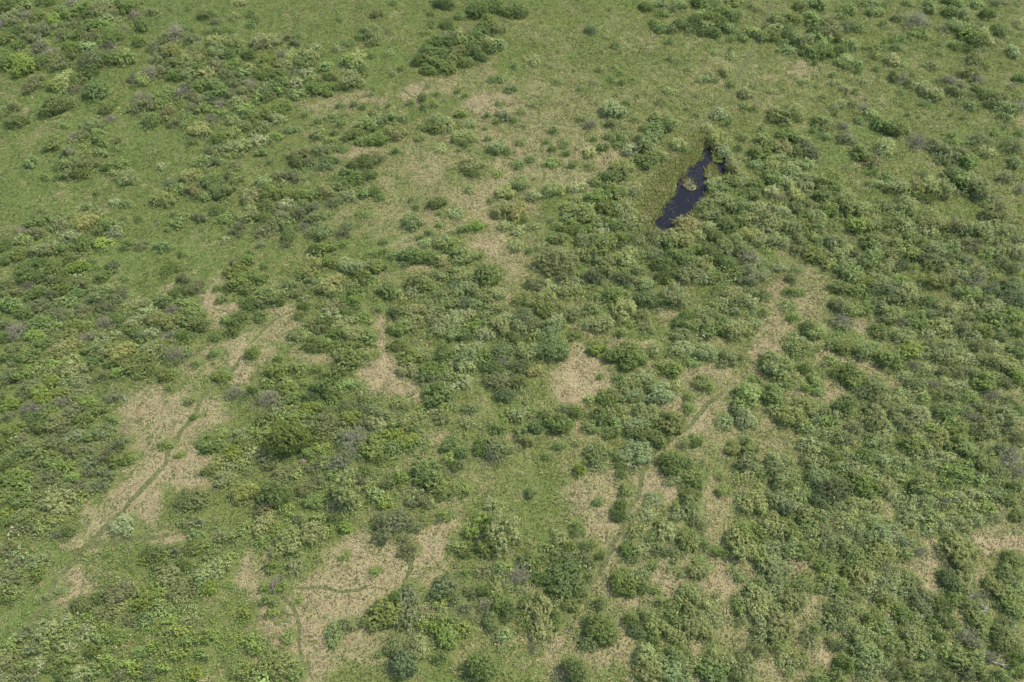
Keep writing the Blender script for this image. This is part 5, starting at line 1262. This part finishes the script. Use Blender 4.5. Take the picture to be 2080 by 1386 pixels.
# herbs: knee-high leafy clumps, lush in the near corner
def build_herbs():
    x, y = in_view(110000, -105, 105, 6, 132, 40)
    px, py, _ = to_survey(x, y)
    wide, sh = raster(SHR_WIDE, x, y), raster(SHR, x, y)
    st, lu, _s, _a, _b = cover(x, y)
    ferny = 1.3 * np.exp(-(((px - 380) / 200) ** 2 + ((py - 1270) / 120) ** 2)) + 0.6 * np.exp(-(((px - 680) / 160) ** 2 + ((py - 900) / 120) ** 2)) + 0.5 * np.exp(-(((px - 850) / 90) ** 2 + ((py - 970) / 60) ** 2))
    side = smooth(1100, 500, px) * 0.35 + 0.25
    dens = np.clip(ferny + smooth(0.25, 0.8, wide) * side + 0.08 + 0.3 * smooth(0.6, 0.75, noise(x, y, 6, 91)), 0, 1)
    keep = (rng.random(len(x)) < dens * 0.75 * (1 - 0.6 * sh) * (1 - 0.6 * smooth(0.45, 0.8, st))) & (trail_distance(x, y) > 0.15) & (pond_dist(x, y) > 0.8)
    x, y, fern, px = x[keep], y[keep], ferny[keep], px[keep]
    # ragged skirts of low growth round every shrub
    r2 = np.random.default_rng(12)
    SX, SY, SCOL = [], [], []
    for p, (gx, gy, W, D, H) in zip(PLANTS, GEO):
        m = int(4.2 * (W + D) * r2.uniform(0.4, 1.2))
        a = r2.uniform(0, 2 * math.pi, m)
        lump = 0.5 + noise(np.cos(a) * 1.5 + gx, np.sin(a) * 1.5 + gy, 0.9, 95, 2)
        f = (0.86 + np.abs(r2.normal(0, 0.28, m))) * (0.55 + 0.45 * lump)
        SX.append(gx + np.cos(a) * (W / 2 * f + 0.1))
        SY.append(gy + np.sin(a) * (D / 2 * f + 0.1))
        SCOL.append((0.55 * np.tile(plant_colour(p[4], r2), (m, 1)) + 0.45 * np.array([0.125, 0.165, 0.058])) * r2.uniform(0.75, 1.1, m)[:, None])
    SX, SY, SCOL = np.concatenate(SX), np.concatenate(SY), np.concatenate(SCOL)
    ok = (trail_distance(SX, SY) > 0.1) & (pond_dist(SX, SY) > 0.3)
    SX, SY, SCOL = SX[ok], SY[ok], SCOL[ok]
    n0 = len(x)
    x, y, fern = np.concatenate([x, SX]), np.concatenate([y, SY]), np.concatenate([fern, np.zeros(len(SX))])
    n, q = len(x), 18
    X = np.repeat(x, q) + rng.normal(0, 0.20, n * q)
    Y = np.repeat(y, q) + rng.normal(0, 0.20, n * q)
    Z = ground_z(X, Y) + rng.uniform(0.06, 0.42, n * q)
    nr = rng.normal(size=(n * q, 3)) * 0.5 + np.array([0, 0, 0.9])
    nr /= np.linalg.norm(nr, axis=1)[:, None]
    ln = rng.uniform(0.045, 0.105, n * q)
    V = leaf_quads(np.stack([X, Y, Z], 1), nr, ln, ln * 0.55, rng)
    base = pick([(0.120, 0.162, 0.054), (0.140, 0.172, 0.064), (0.104, 0.142, 0.050), (0.160, 0.180, 0.086)], rng.random(n))
    lime = pick([(0.140, 0.200, 0.042), (0.165, 0.215, 0.046), (0.120, 0.180, 0.044)], rng.random(n))
    c = np.where((rng.random(n) < np.clip(fern * 0.8, 0, 0.75))[:, None], lime, base)
    c[n0:] = SCOL
    c = np.repeat(c, q, axis=0) * rng.uniform(0.6, 1.4, n * q)[:, None]
    o = link('undergrowth', mesh_np('undergrowth', V.reshape(-1, 3), np.arange(n * q * 4).reshape(-1, 4), M_HERB, face_attr=c))
    o['kind'] = 'stuff'
    tag(o, 'knee-high bright green herbs and ferns between the shrubs', 'undergrowth')
    print('herb clumps', n)

build_herbs()

# ---------------------------------------------------------------- single small things
def build_stump():
    gx, gy = (float(v) for v in to_ground(256, 813))
    root = link('splintered_stump', None)
    root.location = (gx, gy, 0)
    segs = []
    r = np.random.default_rng(3)
    base = np.array([0, 0, -0.1])
    segs.append((base, np.array([-0.05, 0.02, 0.35]), 0.12, 0.09))
    V, F = tubes(segs, 9)
    link('bole', mesh_np('bole', V, F, M_BLEACH), root)
    segs = []
    for _ in range(9):
        d = r.normal(size=3) * np.array([0.16, 0.16, 0.2])
        p = np.array([d[0] * 0.12, d[1] * 0.12, 0.3])
        segs.append((p, p + np.array([d[0], d[1], r.uniform(0.15, 0.45)]), 0.035, 0.01))
    V, F = tubes(segs, 5)
    link('splinters', mesh_np('splinters', V, F, M_BLEACH), root)
    tag(root, 'splintered white dead stump at the edge of the big straw clearing', 'tree stump')

M_BLEACH = bark_material('bleached_wood', (0.20, 0.185, 0.175), (0.36, 0.345, 0.33))
build_stump()

def build_mound():
    gx, gy = (float(v) for v in to_ground(615.5, 937.5))
    m = bark_material('bare_earth', (0.075, 0.06, 0.04), (0.13, 0.105, 0.07))
    a = np.linspace(0, 2 * math.pi, 28, endpoint=False)
    rings = []
    for f, h in ((1.15, -0.1), (0.95, 0.08), (0.62, 0.2), (0.3, 0.27)):
        k = 0.85 + 0.3 * noise(np.cos(a) * 2 + 9, np.sin(a) * 2, 1.0, int(f * 50), 2)
        rings.append(np.stack([np.cos(a) * 0.38 * f * k, np.sin(a) * 0.38 * f * k, h * 0.8 * k], 1))
    V = np.concatenate(rings + [np.array([[0.03, 0, 0.22]])])
    fs = []
    for r in range(3):
        for i in range(28):
            j = (i + 1) % 28
            fs.append((r * 28 + i, r * 28 + j, (r + 1) * 28 + j, (r + 1) * 28 + i))
    for i in range(28):
        fs.append((84 + i, 84 + (i + 1) % 28, 112))
    me = bpy.data.meshes.new('earth_mound')
    me.from_pydata([tuple(v) for v in V], [], fs)
    me.materials.append(m)
    me.update()
    o = link('earth_mound', me)
    o.location = (gx, gy, 0.05)
    tag(o, 'small round mound of bare pinkish earth among near green scrub', 'earth mound')

build_mound()

def fallen_branch(pts, rad, label):
    P = [np.array([*(float(v) for v in to_ground(a, b)), 0.22 + 0.05 * math.sin(7 * a)]) for a, b in pts]
    o0 = P[0].copy()
    P = [p - o0 for p in P]
    segs = [(P[i], P[i + 1], rad * (1 - 0.25 * i), rad * (0.8 - 0.25 * i)) for i in range(len(P) - 1)]
    r = np.random.default_rng(int(pts[0][0]))
    root = link('fallen_branch', None)
    root.location = tuple(o0)
    V, F = tubes(segs, 6)
    link('limb', mesh_np('limb', V, F, M_BLEACH), root)
    tw = []
    for i in range(len(P) - 1):
        for _ in range(7):
            q = P[i] + (P[i + 1] - P[i]) * r.random()
            d = (P[i + 1] - P[i]) / np.linalg.norm(P[i + 1] - P[i])
            tw.append((q, q + (d * 0.7 + r.normal(size=3) * np.array([0.6, 0.6, 0.25]) + np.array([0, 0, 0.15])) * r.uniform(0.4, 1.0), rad * 0.45, rad * 0.12))
    V, F = tubes(tw, 4)
    link('twigs', mesh_np('twigs', V, F, M_BLEACH), root)
    tag(root, label, 'branch')

fallen_branch([(2003, 1241), (1985, 1225), (1968, 1208)], 0.07, 'long bleached fallen branch leaning out of a bush into straw')
fallen_branch([(1955, 1240), (1980, 1240), (2002, 1243)], 0.06, 'grey fallen branch lying across straw below a leaning bush')
fallen_branch([(1990, 1325), (2010, 1345), (2035, 1352)], 0.06, 'grey dead branch at the foot of a bush in the straw corner')
fallen_branch([(1440, 569), (1425, 567), (1408, 569)], 0.05, 'thin pale branch lying at the foot of the pond thicket')
print('objects', len(scene.objects), 'counts', count)
